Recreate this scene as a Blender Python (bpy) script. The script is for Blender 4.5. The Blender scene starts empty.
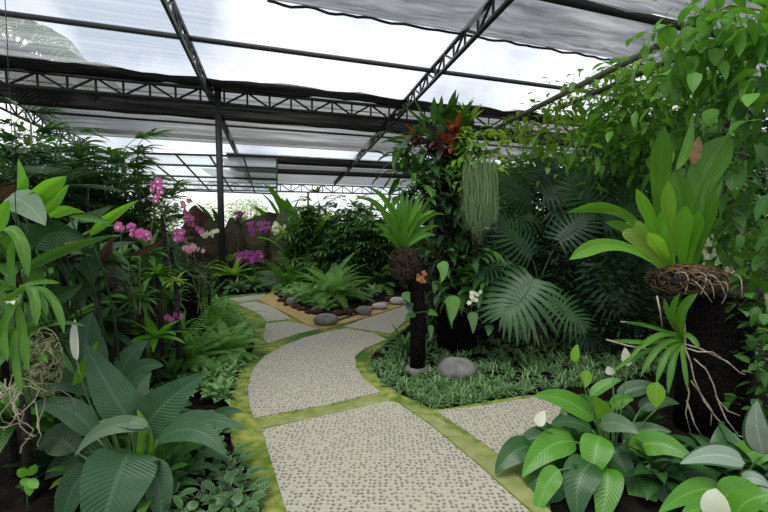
import bpy, math, random
from mathutils import Vector, Matrix, noise
V = Vector
R = math.radians
# ------------------------------------------------------------------ camera, world, sun, exposure
scn = bpy.context.scene
COL = scn.collection
FPX, CAMH, PITCH = 430.0, 1.6, math.atan(31 / 430.0)
cam_d = bpy.data.cameras.new('camera')
cam_d.sensor_width = 36.0
cam_d.lens = FPX / 768.0 * 36.0
cam_d.clip_end = 500
cam = bpy.data.objects.new('camera', cam_d)
COL.objects.link(cam)
cam.location = (0, 0, CAMH)
cam.rotation_euler = (math.pi / 2 - PITCH, 0, 0)
scn.camera = cam
scn.view_settings.view_transform = 'Standard'
scn.view_settings.look = 'None'
scn.view_settings.gamma = 1
scn.view_settings.use_curve_mapping = False
scn.view_settings.exposure = 0.0

w = bpy.data.worlds.new('overcast_sky')
scn.world = w
w.use_nodes = True
nt = w.node_tree
nt.nodes.clear()
wo = nt.nodes.new('ShaderNodeOutputWorld')
bg = nt.nodes.new('ShaderNodeBackground')
bg.inputs['Strength'].default_value = 1.5
tc = nt.nodes.new('ShaderNodeTexCoord')
nz = nt.nodes.new('ShaderNodeTexNoise')
nz.inputs['Scale'].default_value = 4.0
nz.inputs['Detail'].default_value = 6
cr = nt.nodes.new('ShaderNodeValToRGB')
cr.color_ramp.elements[0].position = .40
cr.color_ramp.elements[0].color = (.40, .46, .55, 1)
cr.color_ramp.elements[1].position = .58
cr.color_ramp.elements[1].color = (1, 1, 1, 1)
nt.links.new(tc.outputs['Generated'], nz.inputs['Vector'])
nt.links.new(nz.outputs['Fac'], cr.inputs['Fac'])
nt.links.new(cr.outputs['Color'], bg.inputs['Color'])
nt.links.new(bg.outputs['Background'], wo.inputs['Surface'])

sun_d = bpy.data.lights.new('hazy_sun', 'SUN')
sun_d.energy = 2.5
sun_d.angle = R(35)
sun_d.color = (1, .98, .94)
sun = bpy.data.objects.new('hazy_sun', sun_d)
COL.objects.link(sun)
sun.location = (0, 0, 12)
sun.rotation_euler = (R(22), R(-14), 0)

# ------------------------------------------------------------------ helpers
def ray(px, py):
    x = (px - 384) / FPX
    y = -(py - 256) / FPX
    c, s = math.cos(PITCH), math.sin(PITCH)
    return V((x, c + y * s, -s + y * c))
def G(px, py, z=0.0):            # point of a photo direction on the level z
    d = ray(px, py)
    t = (z - CAMH) / d.z
    return V((d.x * t, d.y * t, z))
def A(px, py, Y):                # point of a photo direction at distance Y
    d = ray(px, py)
    t = Y / d.y
    return V((d.x * t, Y, CAMH + d.z * t))
def rv(rng, s=1.0):
    return V((rng.uniform(-s, s), rng.uniform(-s, s), rng.uniform(-s, s)))
def azv(a):
    return V((math.cos(a), math.sin(a), 0))
UP = V((0, 0, 1))

def p_lance(t): return max(0.0, math.sin(math.pi * min(1, t) ** .8)) ** .8 if t < 1 else 0.0
def p_ovate(t): return max(0.0, math.sin(math.pi * t ** .62)) ** .75 if 0 < t < 1 else 0.0
def p_strap(t): return min(1, .45 + t * 2.2) * (1 - max(0, (t - .72) / .28) ** 2.0)
def p_heart(t): return max(0.0, (1 - t)) ** .75 * min(1, .55 + t * 2.4) if t > 0 else .35
def p_petal(t): return max(0.0, math.sin(math.pi * t ** .9)) ** .6 if 0 < t < 1 else 0.0
def p_grass(t): return min(1, .6 + t) * (1 - t) ** .55 if t < 1 else 0
def p_lobe(t): return max(0, 1 - t ** 3) * (1 + .22 * math.sin(t * 15))
def p_club(t): return (.24 + .76 * min(1, t * 1.35)) * (1 - max(0, (t - .75) / .25) ** 2.2)

class MB:
    def __init__(s):
        s.v = []; s.f = []; s.uv = []; s.m = []
        s.mi = 0
    def quadf(s, ids, uvs):
        s.f.append(ids); s.uv.extend(uvs); s.m.append(s.mi)
    def leaf(s, P0, P1, P2, w, prof=p_lance, side=None, fold=.2, n=6, c=1, wave=0.0, wf=5.0, roll=0.0, twist=0.0, ph=0.0):
        P0, P1, P2 = V(P0), V(P1), V(P2)
        if side is None:
            h = (P2 - P0); h.z = 0
            if h.length < 1e-5: h = V((1, 0, 0))
            side = h.cross(UP).normalized()
        base = len(s.v)
        W = 2 * c + 1
        rows = []
        for i in range(n + 1):
            t = i / n
            a = (1 - t) ** 2; b = 2 * t * (1 - t); d = t * t
            q = P0 * a + P1 * b + P2 * d
            tg = (P1 - P0) * (1 - t) + (P2 - P1) * t
            if tg.length < 1e-7: tg = P2 - P0
            if tg.length < 1e-7: tg = V((0, 0, 1))
            tg.normalize()
            sd = side - tg * side.dot(tg)
            if sd.length < 1e-4: sd = tg.orthogonal()
            sd.normalize()
            nn = sd.cross(tg)
            ra = roll + twist * t
            if ra:
                ca, sa = math.cos(ra), math.sin(ra)
                sd, nn = sd * ca + nn * sa, nn * ca - sd * sa
            hw = w * .5 * prof(t)
            for j in range(-c, c + 1):
                u = j / c
                k = fold * hw * abs(u)
                if wave: k += wave * w * abs(u) * math.sin(t * wf * 6.283 + ph + (1.3 if j > 0 else 0))
                s.v.append(q + sd * (hw * u) + nn * k)
        for i in range(n):
            for j in range(W - 1):
                x = base + i * W + j
                s.quadf((x, x + 1, x + W + 1, x + W),
                        (j / (W - 1), i / n, (j + 1) / (W - 1), i / n, (j + 1) / (W - 1), (i + 1) / n, j / (W - 1), (i + 1) / n))
    def tube(s, pts, r0, r1=None, seg=5, cap=True):
        if r1 is None: r1 = r0
        pts = [V(p) for p in pts]
        base = len(s.v); n = len(pts)
        ref = V((.13, .31, .94))
        for i, p in enumerate(pts):
            tg = (pts[min(n - 1, i + 1)] - pts[max(0, i - 1)]).normalized()
            if abs(tg.dot(ref)) > .97: rr = V((1, 0, .1))
            else: rr = ref
            a = tg.cross(rr).normalized(); b = tg.cross(a)
            r = r0 + (r1 - r0) * i / max(1, n - 1)
            for k in range(seg):
                an = 6.28318 * (k + .5) / seg
                s.v.append(p + a * (r * math.cos(an)) + b * (r * math.sin(an)))
        for i in range(n - 1):
            for k in range(seg):
                x = base + i * seg + k; y = base + i * seg + (k + 1) % seg
                u0, u1 = k / seg, (k + 1) / seg
                s.quadf((x, y, y + seg, x + seg), (u0, i / n, u1, i / n, u1, (i + 1) / n, u0, (i + 1) / n))
        if cap:
            for e in (0, n - 1):
                ids = [base + e * seg + k for k in range(seg)]
                if e == 0: ids.reverse()
                s.f.append(tuple(ids)); s.uv.extend([.5, .5] * seg); s.m.append(s.mi)
    def bez(s, P0, P1, P2, r0, r1=None, n=6, seg=5):
        P0, P1, P2 = V(P0), V(P1), V(P2)
        s.tube([P0 * (1 - t) ** 2 + P1 * 2 * t * (1 - t) + P2 * t * t for t in [i / n for i in range(n + 1)]], r0, r1, seg)
    def blob(s, c, r, rng, rough=.18, nu=14, nv=9, freq=1.6, flat=None):
        c = V(c); base = len(s.v); off = rv(rng, 50)
        for i in range(nv + 1):
            th = math.pi * i / nv
            for k in range(nu):
                ph = 6.28318 * k / nu
                d = V((math.sin(th) * math.cos(ph), math.sin(th) * math.sin(ph), math.cos(th)))
                m = 1 + rough * noise.noise(d * freq + off) + rough * .45 * noise.noise(d * freq * 3.1 + off)
                p = V((d.x * r[0], d.y * r[1], d.z * r[2])) * m
                if flat is not None and p.z < flat: p.z = flat
                s.v.append(c + p)
        for i in range(nv):
            for k in range(nu):
                x = base + i * nu + k; y = base + i * nu + (k + 1) % nu
                s.quadf((x, x + nu, y + nu, y), (k / nu, i / nv, k / nu, (i + 1) / nv, (k + 1) / nu, (i + 1) / nv, (k + 1) / nu, i / nv))
    def box(s, a, b):
        a, b = V(a), V(b); o = len(s.v)
        for z in (a.z, b.z):
            for x, y in ((a.x, a.y), (b.x, a.y), (b.x, b.y), (a.x, b.y)): s.v.append(V((x, y, z)))
        for q in ((3, 2, 1, 0), (4, 5, 6, 7), (0, 1, 5, 4), (1, 2, 6, 5), (2, 3, 7, 6), (3, 0, 4, 7)):
            s.quadf(tuple(o + i for i in q), (0, 0, 1, 0, 1, 1, 0, 1))
    def prism(s, pts, z0, z1):
        o = len(s.v); n = len(pts)
        ar = sum(pts[i][0] * pts[(i + 1) % n][1] - pts[(i + 1) % n][0] * pts[i][1] for i in range(n))
        if ar < 0: pts = list(reversed(pts))
        for z in (z0, z1):
            for p in pts: s.v.append(V((p[0], p[1], z)))
        s.f.append(tuple(o + n + i for i in range(n))); s.uv.extend([0, 0] * n); s.m.append(s.mi)
        for i in range(n):
            j = (i + 1) % n
            s.quadf((o + i, o + j, o + n + j, o + n + i), (0, 0, 1, 0, 1, 1, 0, 1))
    def build(s, name, mats, parent=None, smooth=True, origin=None):
        if not isinstance(mats, (list, tuple)): mats = [mats]
        o3 = V(origin) if origin is not None else V((0, 0, 0))
        me = bpy.data.meshes.new(name)
        me.from_pydata([tuple(p - o3) for p in s.v], [], s.f)
        uvl = me.uv_layers.new(name='UVMap')
        uvl.data.foreach_set('uv', s.uv)
        for m in mats: me.materials.append(m)
        if len(mats) > 1: me.polygons.foreach_set('material_index', s.m)
        if smooth: me.polygons.foreach_set('use_smooth', [True] * len(me.polygons))
        me.update()
        ob = bpy.data.objects.new(name, me)
        COL.objects.link(ob)
        if origin is not None: ob.location = o3
        if parent is not None: ob.parent = parent
        return ob

def thing(name, label, cat, loc=(0, 0, 0), rz=0.0, group=None):
    o = bpy.data.objects.new(name, None)
    COL.objects.link(o)
    o.empty_display_size = .1
    o.location = loc; o.rotation_euler = (0, 0, rz)
    o['label'] = label; o['category'] = cat
    if group: o['group'] = group
    return o
def tag(o, label, cat, group=None, kind=None):
    o['label'] = label; o['category'] = cat
    if group: o['group'] = group
    if kind: o['kind'] = kind
    return o
def struct(o):
    o['kind'] = 'structure'
    return o
def dup(root, loc, rz=0.0, sc=1.0, label=None, group=None):
    r = root.copy(); COL.objects.link(r)
    r.location = loc; r.rotation_euler = (0, 0, rz); r.scale = (sc, sc, sc)
    if label: r['label'] = label
    if group: r['group'] = group
    for ch in list(root.children):
        c = ch.copy(); COL.objects.link(c); c.parent = r
        for g in ch.children:
            d = g.copy(); COL.objects.link(d); d.parent = c
    return r

# ------------------------------------------------------------------ materials
def newmat(name):
    m = bpy.data.materials.new(name); m.use_nodes = True
    t = m.node_tree; t.nodes.clear()
    out = t.nodes.new('ShaderNodeOutputMaterial')
    return m, t, out
def N(t, kind, **kw):
    n = t.nodes.new(kind)
    for k, v in kw.items():
        if k in n.inputs: n.inputs[k].default_value = v
        else: setattr(n, k, v)
    return n
def math_n(t, op, a, b=None):
    n = t.nodes.new('ShaderNodeMath'); n.operation = op
    for i, x in enumerate((a, b)):
        if x is None: continue
        if isinstance(x, (int, float)): n.inputs[i].default_value = x
        else: t.links.new(x, n.inputs[i])
    return n.outputs[0]
def mixc(t, f, a, b):
    n = t.nodes.new('ShaderNodeMix'); n.data_type = 'RGBA'
    if isinstance(f, (int, float)): n.inputs[0].default_value = f
    else: t.links.new(f, n.inputs[0])
    for i, x in ((6, a), (7, b)):
        if isinstance(x, tuple): n.inputs[i].default_value = (x[0], x[1], x[2], 1)
        else: t.links.new(x, n.inputs[i])
    return n.outputs[2]

def leaf_mat(name, c1, c2, rough=.42, rib=None, veins=0.0, vfreq=14.0, trans=.28, edge=None, band=None, spec=.45, bump=.25, lines=0.0):
    m, t, out = newmat(name)
    geo = N(t, 'ShaderNodeNewGeometry')
    uv = N(t, 'ShaderNodeUVMap'); sep = N(t, 'ShaderNodeSeparateXYZ')
    t.links.new(uv.outputs[0], sep.inputs[0])
    au = math_n(t, 'ABSOLUTE', math_n(t, 'SUBTRACT', sep.outputs[0], .5))
    tcn = N(t, 'ShaderNodeTexCoord'); nz = N(t, 'ShaderNodeTexNoise', Scale=6.0, Detail=3.0)
    t.links.new(tcn.outputs['Object'], nz.inputs['Vector'])
    f = math_n(t, 'ADD', math_n(t, 'MULTIPLY', geo.outputs['Random Per Island'], .7), math_n(t, 'MULTIPLY', nz.outputs['Fac'], .35))
    col = mixc(t, f, c1, c2)
    ph = math_n(t, 'SUBTRACT', math_n(t, 'MULTIPLY', sep.outputs[1], vfreq), math_n(t, 'MULTIPLY', au, vfreq * .35))
    wv = math_n(t, 'ABSOLUTE', math_n(t, 'SINE', math_n(t, 'MULTIPLY', ph, 3.1416)))
    if band:            # patterned leaf: pale blade with dark feather bands
        g = math_n(t, 'GREATER_THAN', math_n(t, 'ADD', wv, math_n(t, 'MULTIPLY', au, -.5)), .55)
        g = math_n(t, 'MULTIPLY', g, math_n(t, 'LESS_THAN', au, .4))
        col = mixc(t, g, col, band)
    if veins:
        vv = math_n(t, 'MULTIPLY', math_n(t, 'LESS_THAN', wv, .25), veins)
        col = mixc(t, vv, col, tuple(min(1, x * 1.9 + .01) for x in c2))
    if lines:          # fine lengthwise ridges
        lw = math_n(t, 'SINE', math_n(t, 'MULTIPLY', sep.outputs[0], 55.0))
        col = mixc(t, math_n(t, 'MULTIPLY', math_n(t, 'GREATER_THAN', lw, .3), lines), col, tuple(x * .62 for x in c1))
    if rib:
        g = math_n(t, 'LESS_THAN', au, .035)
        col = mixc(t, math_n(t, 'MULTIPLY', g, .8), col, rib)
    if edge:
        g = math_n(t, 'GREATER_THAN', au, .40)
        col = mixc(t, g, col, edge)
    b = N(t, 'ShaderNodeBsdfPrincipled', Roughness=rough)
    b.inputs['Specular IOR Level'].default_value = spec
    t.links.new(col, b.inputs['Base Color'])
    if bump:
        bp = N(t, 'ShaderNodeBump', Strength=bump, Distance=.01)
        t.links.new(wv, bp.inputs['Height'])
        t.links.new(bp.outputs[0], b.inputs['Normal'])
    tr = N(t, 'ShaderNodeBsdfTranslucent')
    tcol = mixc(t, .5, col, (c2[0] * 2.0, c2[1] * 2.0, c2[2] * .8))
    t.links.new(tcol, tr.inputs[0])
    mx = N(t, 'ShaderNodeMixShader'); mx.inputs[0].default_value = trans
    t.links.new(b.outputs[0], mx.inputs[1]); t.links.new(tr.outputs[0], mx.inputs[2])
    t.links.new(mx.outputs[0], out.inputs[0])
    return m
def noisy_mat(name, c1, c2, scale=8.0, rough=.8, bump=.4, dist=.02, detail=6.0, lo=.35, hi=.65, spec=.3, extra=None):
    m, t, out = newmat(name)
    tcn = N(t, 'ShaderNodeTexCoord'); nz = N(t, 'ShaderNodeTexNoise', Scale=scale, Detail=detail)
    t.links.new(tcn.outputs['Object'], nz.inputs['Vector'])
    cr = N(t, 'ShaderNodeValToRGB')
    cr.color_ramp.elements[0].position = lo; cr.color_ramp.elements[0].color = (*c1, 1)
    cr.color_ramp.elements[1].position = hi; cr.color_ramp.elements[1].color = (*c2, 1)
    t.links.new(nz.outputs['Fac'], cr.inputs[0])
    col = cr.outputs[0]
    if extra:
        n2 = N(t, 'ShaderNodeTexNoise', Scale=extra[1], Detail=4.0)
        t.links.new(tcn.outputs['Object'], n2.inputs['Vector'])
        g = N(t, 'ShaderNodeMapRange'); g.inputs[1].default_value = extra[2]; g.inputs[2].default_value = extra[2] + .15
        t.links.new(n2.outputs['Fac'], g.inputs[0])
        col = mixc(t, g.outputs[0], col, extra[0])
    b = N(t, 'ShaderNodeBsdfPrincipled', Roughness=rough)
    b.inputs['Specular IOR Level'].default_value = spec
    t.links.new(col, b.inputs['Base Color'])
    if bump:
        bp = N(t, 'ShaderNodeBump', Strength=bump, Distance=dist)
        t.links.new(nz.outputs['Fac'], bp.inputs['Height']); t.links.new(bp.outputs[0], b.inputs['Normal'])
    t.links.new(b.outputs[0], out.inputs[0])
    return m

def sheet_mat(name, tint, opac, solid, stripes=60.0, var=.2, vscale=.6, amp=.3, sdir=1, tr_w=.6, rot=0.0):
    """roof sheet: part see-through, part light-scattering cloth or film, with a fine woven stripe"""
    m, t, out = newmat(name)
    tcn = N(t, 'ShaderNodeTexCoord'); uv = N(t, 'ShaderNodeUVMap'); sep = N(t, 'ShaderNodeSeparateXYZ')
    t.links.new(uv.outputs[0], sep.inputs[0])
    nz = N(t, 'ShaderNodeTexNoise', Scale=1.0, Detail=5.0)
    mp = N(t, 'ShaderNodeMapping'); mp.inputs['Scale'].default_value = (vscale, vscale * stripes * .12, 1)
    mp.inputs['Rotation'].default_value = (0, 0, rot)
    t.links.new(uv.outputs[0], mp.inputs[0]); t.links.new(mp.outputs[0], nz.inputs['Vector'])
    f = math_n(t, 'ADD', opac, math_n(t, 'MULTIPLY', math_n(t, 'SUBTRACT', nz.outputs['Fac'], .5), amp))
    fn = t.nodes.new('ShaderNodeClamp'); t.links.new(f, fn.inputs[0])
    trp = N(t, 'ShaderNodeBsdfTransparent'); trp.inputs[0].default_value = (*tint, 1)
    tl = N(t, 'ShaderNodeBsdfTranslucent'); tl.inputs[0].default_value = (*solid, 1)
    df = N(t, 'ShaderNodeBsdfDiffuse'); df.inputs[0].default_value = (*solid, 1)
    m1 = N(t, 'ShaderNodeMixShader'); m1.inputs[0].default_value = 1 - tr_w
    t.links.new(tl.outputs[0], m1.inputs[1]); t.links.new(df.outputs[0], m1.inputs[2])
    mx = N(t, 'ShaderNodeMixShader')
    t.links.new(fn.outputs[0], mx.inputs[0]); t.links.new(trp.outputs[0], mx.inputs[1]); t.links.new(m1.outputs[0], mx.inputs[2])
    t.links.new(mx.outputs[0], out.inputs[0])
    return m

def path_mat():
    m, t, out = newmat('pebble_paving')
    tcn = N(t, 'ShaderNodeTexCoord')
    vo = N(t, 'ShaderNodeTexVoronoi', Scale=30.0); vo.inputs['Randomness'].default_value = .55
    t.links.new(tcn.outputs['Object'], vo.inputs['Vector'])
    cr = N(t, 'ShaderNodeValToRGB')
    e = cr.color_ramp.elements
    e[0].position = .24; e[0].color = (.085, .085, .08, 1)
    e[1].position = .40; e[1].color = (.37, .345, .265, 1)
    t.links.new(vo.outputs['Distance'], cr.inputs[0])
    n2 = N(t, 'ShaderNodeTexNoise', Scale=1.3, Detail=6.0)
    t.links.new(tcn.outputs['Object'], n2.inputs['Vector'])
    g = N(t, 'ShaderNodeMapRange'); g.inputs[1].default_value = .45; g.inputs[2].default_value = .75
    t.links.new(n2.outputs['Fac'], g.inputs[0])
    col = mixc(t, math_n(t, 'MULTIPLY', g.outputs[0], .35), cr.outputs[0], (.34, .36, .2))
    n3 = N(t, 'ShaderNodeTexNoise', Scale=60.0, Detail=2.0)
    t.links.new(tcn.outputs['Object'], n3.inputs['Vector'])
    col = mixc(t, math_n(t, 'MULTIPLY', n3.outputs['Fac'], .35), col, (.36, .345, .285))
    b = N(t, 'ShaderNodeBsdfPrincipled', Roughness=.75)
    t.links.new(col, b.inputs['Base Color'])
    bp = N(t, 'ShaderNodeBump', Strength=.6, Distance=.012); bp.invert = True
    t.links.new(vo.outputs['Distance'], bp.inputs['Height']); t.links.new(bp.outputs[0], b.inputs['Normal'])
    t.links.new(b.outputs[0], out.inputs[0])
    return m

M = {}
M['bluegreen'] = leaf_mat('dark_ribbed_leaf', (.017, .055, .022), (.038, .098, .040), .42, rib=(.06, .13, .06), veins=.22, vfreq=22, trans=.12, bump=.25, spec=.3)
M['lily'] = leaf_mat('glossy_lily_leaf', (.035, .15, .012), (.11, .32, .02), .34, rib=(.15, .36, .05), veins=.10, vfreq=16, trans=.35, bump=.12)
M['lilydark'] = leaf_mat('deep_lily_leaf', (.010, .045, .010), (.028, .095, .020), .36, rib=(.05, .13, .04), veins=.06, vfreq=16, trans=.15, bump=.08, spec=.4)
M['bright'] = leaf_mat('bright_leaf', (.06, .22, .012), (.17, .42, .03), .42, rib=(.18, .38, .06), veins=.08, vfreq=20, trans=.38, spec=.3, bump=.1)
M['lime'] = leaf_mat('lime_leaf', (.12, .30, .02), (.24, .46, .05), .4, rib=(.3, .5, .1), trans=.4, spec=.3)
M['strap'] = leaf_mat('strap_leaf', (.03, .12, .010), (.11, .27, .025), .42, rib=(.09, .24, .04), veins=.10, vfreq=2, trans=.34, spec=.32, lines=.35)
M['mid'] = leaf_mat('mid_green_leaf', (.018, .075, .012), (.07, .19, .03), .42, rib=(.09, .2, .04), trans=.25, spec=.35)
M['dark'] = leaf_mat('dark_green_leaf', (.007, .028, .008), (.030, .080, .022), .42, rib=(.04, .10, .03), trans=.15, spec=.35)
M['palm'] = leaf_mat('dark_palm_leaf', (.014, .048, .014), (.055, .13, .040), .36, trans=.18, spec=.55)
M['hedgepalm'] = leaf_mat('hedge_palm_leaf', (.025, .085, .020), (.13, .27, .085), .38, trans=.22, spec=.55, bump=0)
M['greyleaf'] = leaf_mat('grey_green_leaf', (.05, .095, .050), (.12, .19, .10), .45, rib=(.14, .2, .12), veins=.05, trans=.12, spec=.35, bump=.08)
M['silver'] = leaf_mat('silver_leaf', (.16, .22, .16), (.22, .28, .21), .45, rib=(.3, .36, .3), edge=(.02, .07, .02), veins=.08, trans=.1, bump=.1)
M['fern'] = leaf_mat('fern_frond', (.08, .22, .04), (.25, .46, .13), .5, trans=.35, bump=0, spec=.3)
M['brightfern'] = leaf_mat('bright_fern', (.07, .24, .02), (.17, .42, .05), .45, trans=.38, bump=0, spec=.3)
M['calathea'] = leaf_mat('feather_patterned_leaf', (.09, .20, .075), (.15, .28, .11), .42, rib=(.05, .13, .04), band=(.012, .045, .014), vfreq=8, trans=.15, bump=.1, spec=.35)
M['cover'] = leaf_mat('low_cover_leaf', (.05, .16, .035), (.25, .42, .16), .45, rib=(.22, .34, .16), veins=.3, vfreq=6, trans=.2, spec=.35, bump=.1)
M['ribbon'] = leaf_mat('ribbon_grass', (.04, .12, .03), (.17, .30, .12), .45, rib=(.30, .40, .22), trans=.2, bump=0, spec=.35)
M['vine'] = leaf_mat('vine_leaf', (.018, .080, .010), (.14, .32, .04), .4, rib=(.12, .28, .05), veins=.06, trans=.3, spec=.3, bump=.1)
M['vinebig'] = leaf_mat('big_vine_leaf', (.02, .075, .016), (.10, .25, .055), .38, rib=(.10, .22, .05), veins=.06, trans=.3, spec=.28, bump=.15)
M['vinebright'] = leaf_mat('bright_vine_leaf', (.03, .11, .015), (.15, .36, .05), .42, rib=(.12, .28, .05), veins=.06, trans=.34, spec=.3, bump=.1)
M['yellowgreen'] = leaf_mat('yellow_green_leaf', (.10, .21, .02), (.28, .44, .06), .45, trans=.4, spec=.35)
M['brown_leaf'] = leaf_mat('red_brown_leaf', (.03, .016, .010), (.07, .032, .018), .4, rib=(.16, .07, .04), trans=.2, bump=.1)
M['dead_leaf'] = leaf_mat('dry_leaf', (.20, .11, .05), (.32, .2, .1), .7, trans=.25)
M['red'] = leaf_mat('red_bract', (.16, .03, .015), (.34, .07, .025), .45, trans=.25, spec=.3)
M['darkred'] = leaf_mat('dark_red_leaf', (.08, .012, .010), (.18, .035, .025), .4, trans=.2)
M['magenta'] = leaf_mat('magenta_petal', (.36, .05, .24), (.60, .16, .44), .5, trans=.35, bump=0, spec=.2)
M['pink'] = leaf_mat('pink_petal', (.55, .18, .36), (.78, .48, .60), .5, trans=.35, bump=0, spec=.2)
M['purple'] = leaf_mat('purple_petal', (.27, .045, .25), (.46, .11, .40), .5, trans=.35, bump=0, spec=.2)
M['white'] = leaf_mat('white_petal', (.62, .66, .52), (.80, .82, .70), .5, trans=.3, bump=0, spec=.3)
M['orange'] = leaf_mat('orange_petal', (.40, .14, .05), (.5, .24, .10), .5, trans=.3, bump=0)
M['moss_hang'] = leaf_mat('hanging_moss', (.09, .16, .07), (.19, .28, .13), .7, trans=.2, bump=0, spec=.1)
M['farleaf'] = leaf_mat('hazed_far_leaf', (.26, .36, .18), (.44, .54, .32), .7, trans=.4, bump=0, spec=.1)  # haze and overexposure painted in as a paler leaf colour
M['selloumshade'] = leaf_mat('shaded_split_leaf', (.010, .038, .012), (.032, .095, .030), .38, rib=(.05, .13, .04), trans=.15, spec=.4, bump=.1)  # darker copy of the split leaf, shade of the back leaves painted in
M['stem'] = noisy_mat('green_stem', (.05, .12, .03), (.10, .19, .05), 20, .5, 0)
M['darkstem'] = noisy_mat('dark_green_stem', (.015, .035, .012), (.035, .065, .02), 20, .6, 0)
M['cane'] = noisy_mat('pale_cane', (.10, .13, .05), (.20, .20, .10), 20, .6, .2)
M['bark'] = noisy_mat('dark_bark', (.006, .006, .005), (.030, .024, .018), 30, .95, .9, .03)
M['charred'] = noisy_mat('black_fern_trunk', (.003, .003, .003), (.012, .010, .009), 45, 1.0, 1, .03, spec=.05)
M['rootpale'] = noisy_mat('pale_root', (.20, .16, .11), (.38, .33, .25), 30, .8, .2)
M['rootbrown'] = noisy_mat('brown_root', (.06, .035, .018), (.16, .10, .05), 30, .9, .3)
M['rootdark'] = noisy_mat('dark_root', (.018, .011, .006), (.07, .045, .025), 30, .9, .3)
M['rootgreen'] = noisy_mat('green_root', (.14, .16, .07), (.30, .28, .16), 30, .8, .2)
M['soil'] = noisy_mat('dark_soil', (.003, .0027, .002), (.013, .010, .007), 9, 1, .8, .05, spec=.05)
M['lawn'] = noisy_mat('outer_ground', (.06, .10, .03), (.14, .18, .07), 3, 1, .3)
M['metal'] = noisy_mat('dark_painted_steel', (.016, .017, .018), (.030, .032, .033), 6, .5, 0, spec=.5)
M['greenpipe'] = noisy_mat('mossy_pipe', (.05, .06, .035), (.11, .12, .07), 10, .6, .2)
M['moss'] = noisy_mat('mossy_concrete', (.085, .145, .012), (.26, .275, .065), 11.0, .9, .8, .015, 10, .36, .62, extra=((.035, .10, .008), 1.3, .46))
M['joint'] = noisy_mat('worn_joint_concrete', (.12, .17, .03), (.27, .28, .12), 6.0, .9, .4, .01, 8, .3, .7)
M['sandstone'] = noisy_mat('yellow_edging', (.30, .215, .07), (.40, .29, .13), 7.0, .9, .4, .01)
M['path'] = path_mat()
M['rock'] = noisy_mat('grey_rock', (.10, .10, .095), (.22, .215, .20), 5, .85, .5, .03, spec=.3)
M['rockdark'] = noisy_mat('brown_rock', (.016, .012, .008), (.062, .046, .028), 3.5, .9, .9, .08, extra=((.05, .055, .022), 2.0, .52))
M['rockolive'] = noisy_mat('olive_rock', (.035, .03, .014), (.11, .095, .045), 3.0, .9, .9, .08, extra=((.05, .07, .025), 2.0, .5))
M['rockred'] = noisy_mat('red_brown_rock', (.025, .010, .007), (.085, .035, .022), 12, .8, .6, .03)
M['whitestone'] = noisy_mat('pale_cobble', (.34, .33, .30), (.48, .47, .43), 8, .8, .3)
M['film'] = sheet_mat('clear_roof_film', (.76, .79, .83), .28, (.80, .81, .84), stripes=160, amp=1.0, vscale=.35, tr_w=.75)
M['netgrey'] = sheet_mat('grey_shade_net', (.75, .77, .8), .84, (.13, .132, .138), stripes=60, amp=1.0, vscale=.8, tr_w=.7, rot=.55)
M['netmid'] = sheet_mat('half_drawn_net', (.7, .72, .72), .84, (.16, .163, .155), stripes=140, amp=1.0, vscale=.5, tr_w=.7)
M['netdark'] = sheet_mat('bunched_black_net', (.30, .30, .28), .97, (.006, .006, .005), stripes=120, amp=.25, vscale=.6, tr_w=.6)
M['poly'] = sheet_mat('twinwall_sheet', (.78, .84, .86), .5, (.70, .78, .80), stripes=20, amp=.15, vscale=.4, tr_w=.6)

# ------------------------------------------------------------------ ground and paving
mb = MB(); mb.prism([(-60, -6), (60, -6), (60, 120), (-60, 120)], -.30, -.06)
struct(mb.build('ground', M['lawn']))
mb = MB()
NXg, NYg = 60, 70
for j in range(NYg + 1):
    for i in range(NXg + 1):
        x = -14 + 30 * i / NXg; y = -1.5 + 22 * j / NYg
        mb.v.append(V((x, y, -.035 + .02 * noise.noise(V((x * 1.4, y * 1.4, 0))))))
for j in range(NYg):
    for i in range(NXg):
        q = j * (NXg + 1) + i
        mb.quadf((q, q + 1, q + NXg + 2, q + NXg + 1), (0, 0, 1, 0, 1, 1, 0, 1))
struct(mb.build('planting_soil', M['soil']))

def gp(l): return [tuple(G(x, y)[:2]) for x, y in l]
# mossy concrete under and around the paving slabs
moss_l = [(292, 620), (262, 512), (247, 470), (231, 440), (229, 400), (240, 370), (254, 348), (255, 330), (244, 316), (229, 302),
          (222, 297), (266, 292), (290, 300), (322, 327), (404, 303), (428, 300), (412, 322), (394, 338), (375, 351), (370, 362), (378, 378), (402, 395), (430, 408), (442, 409), (520, 396),
          (575, 393), (572, 440), (545, 480), (560, 560), (640, 700), (440, 760)]
mb = MB(); mb.prism(gp(moss_l), -.2, 0)
struct(mb.build('mossy_kerb', M['moss'], smooth=False))
slabs = [
    [(262, 431), (300, 422), (350, 411), (387, 402), (398, 404), (432, 428), (476, 465), (515, 500), (600, 580), (330, 620), (284, 505), (272, 465)],
    [(254, 419), (249, 405), (248, 388), (253, 370), (264, 357), (285, 346), (305, 338), (325, 333), (345, 329), (370, 333), (387, 340), (365, 349), (355, 357), (356, 368), (366, 382), (381, 393), (330, 405), (290, 412)],
    [(268, 344), (263, 339), (266, 324), (290, 322), (322, 328.5), (300, 333.5)],
    [(236, 304), (256, 302), (272, 307), (292, 319.5), (266, 322), (261, 316), (248, 309)],
    [(228, 299), (266, 294), (262, 300), (240, 303)],
    [(345, 327), (400, 305), (414, 305), (411, 316), (392, 334), (370, 331)],
    [(437, 412), (480, 407), (530, 399), (568, 395), (548, 440), (500, 456)],
]
for i, sl in enumerate(slabs):
    mb = MB(); mb.prism(gp(sl), -.1, .012)
    struct(mb.build('paving_slab' if i == 0 else 'paving_slab.%03d' % i, M['path'], smooth=False))
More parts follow.
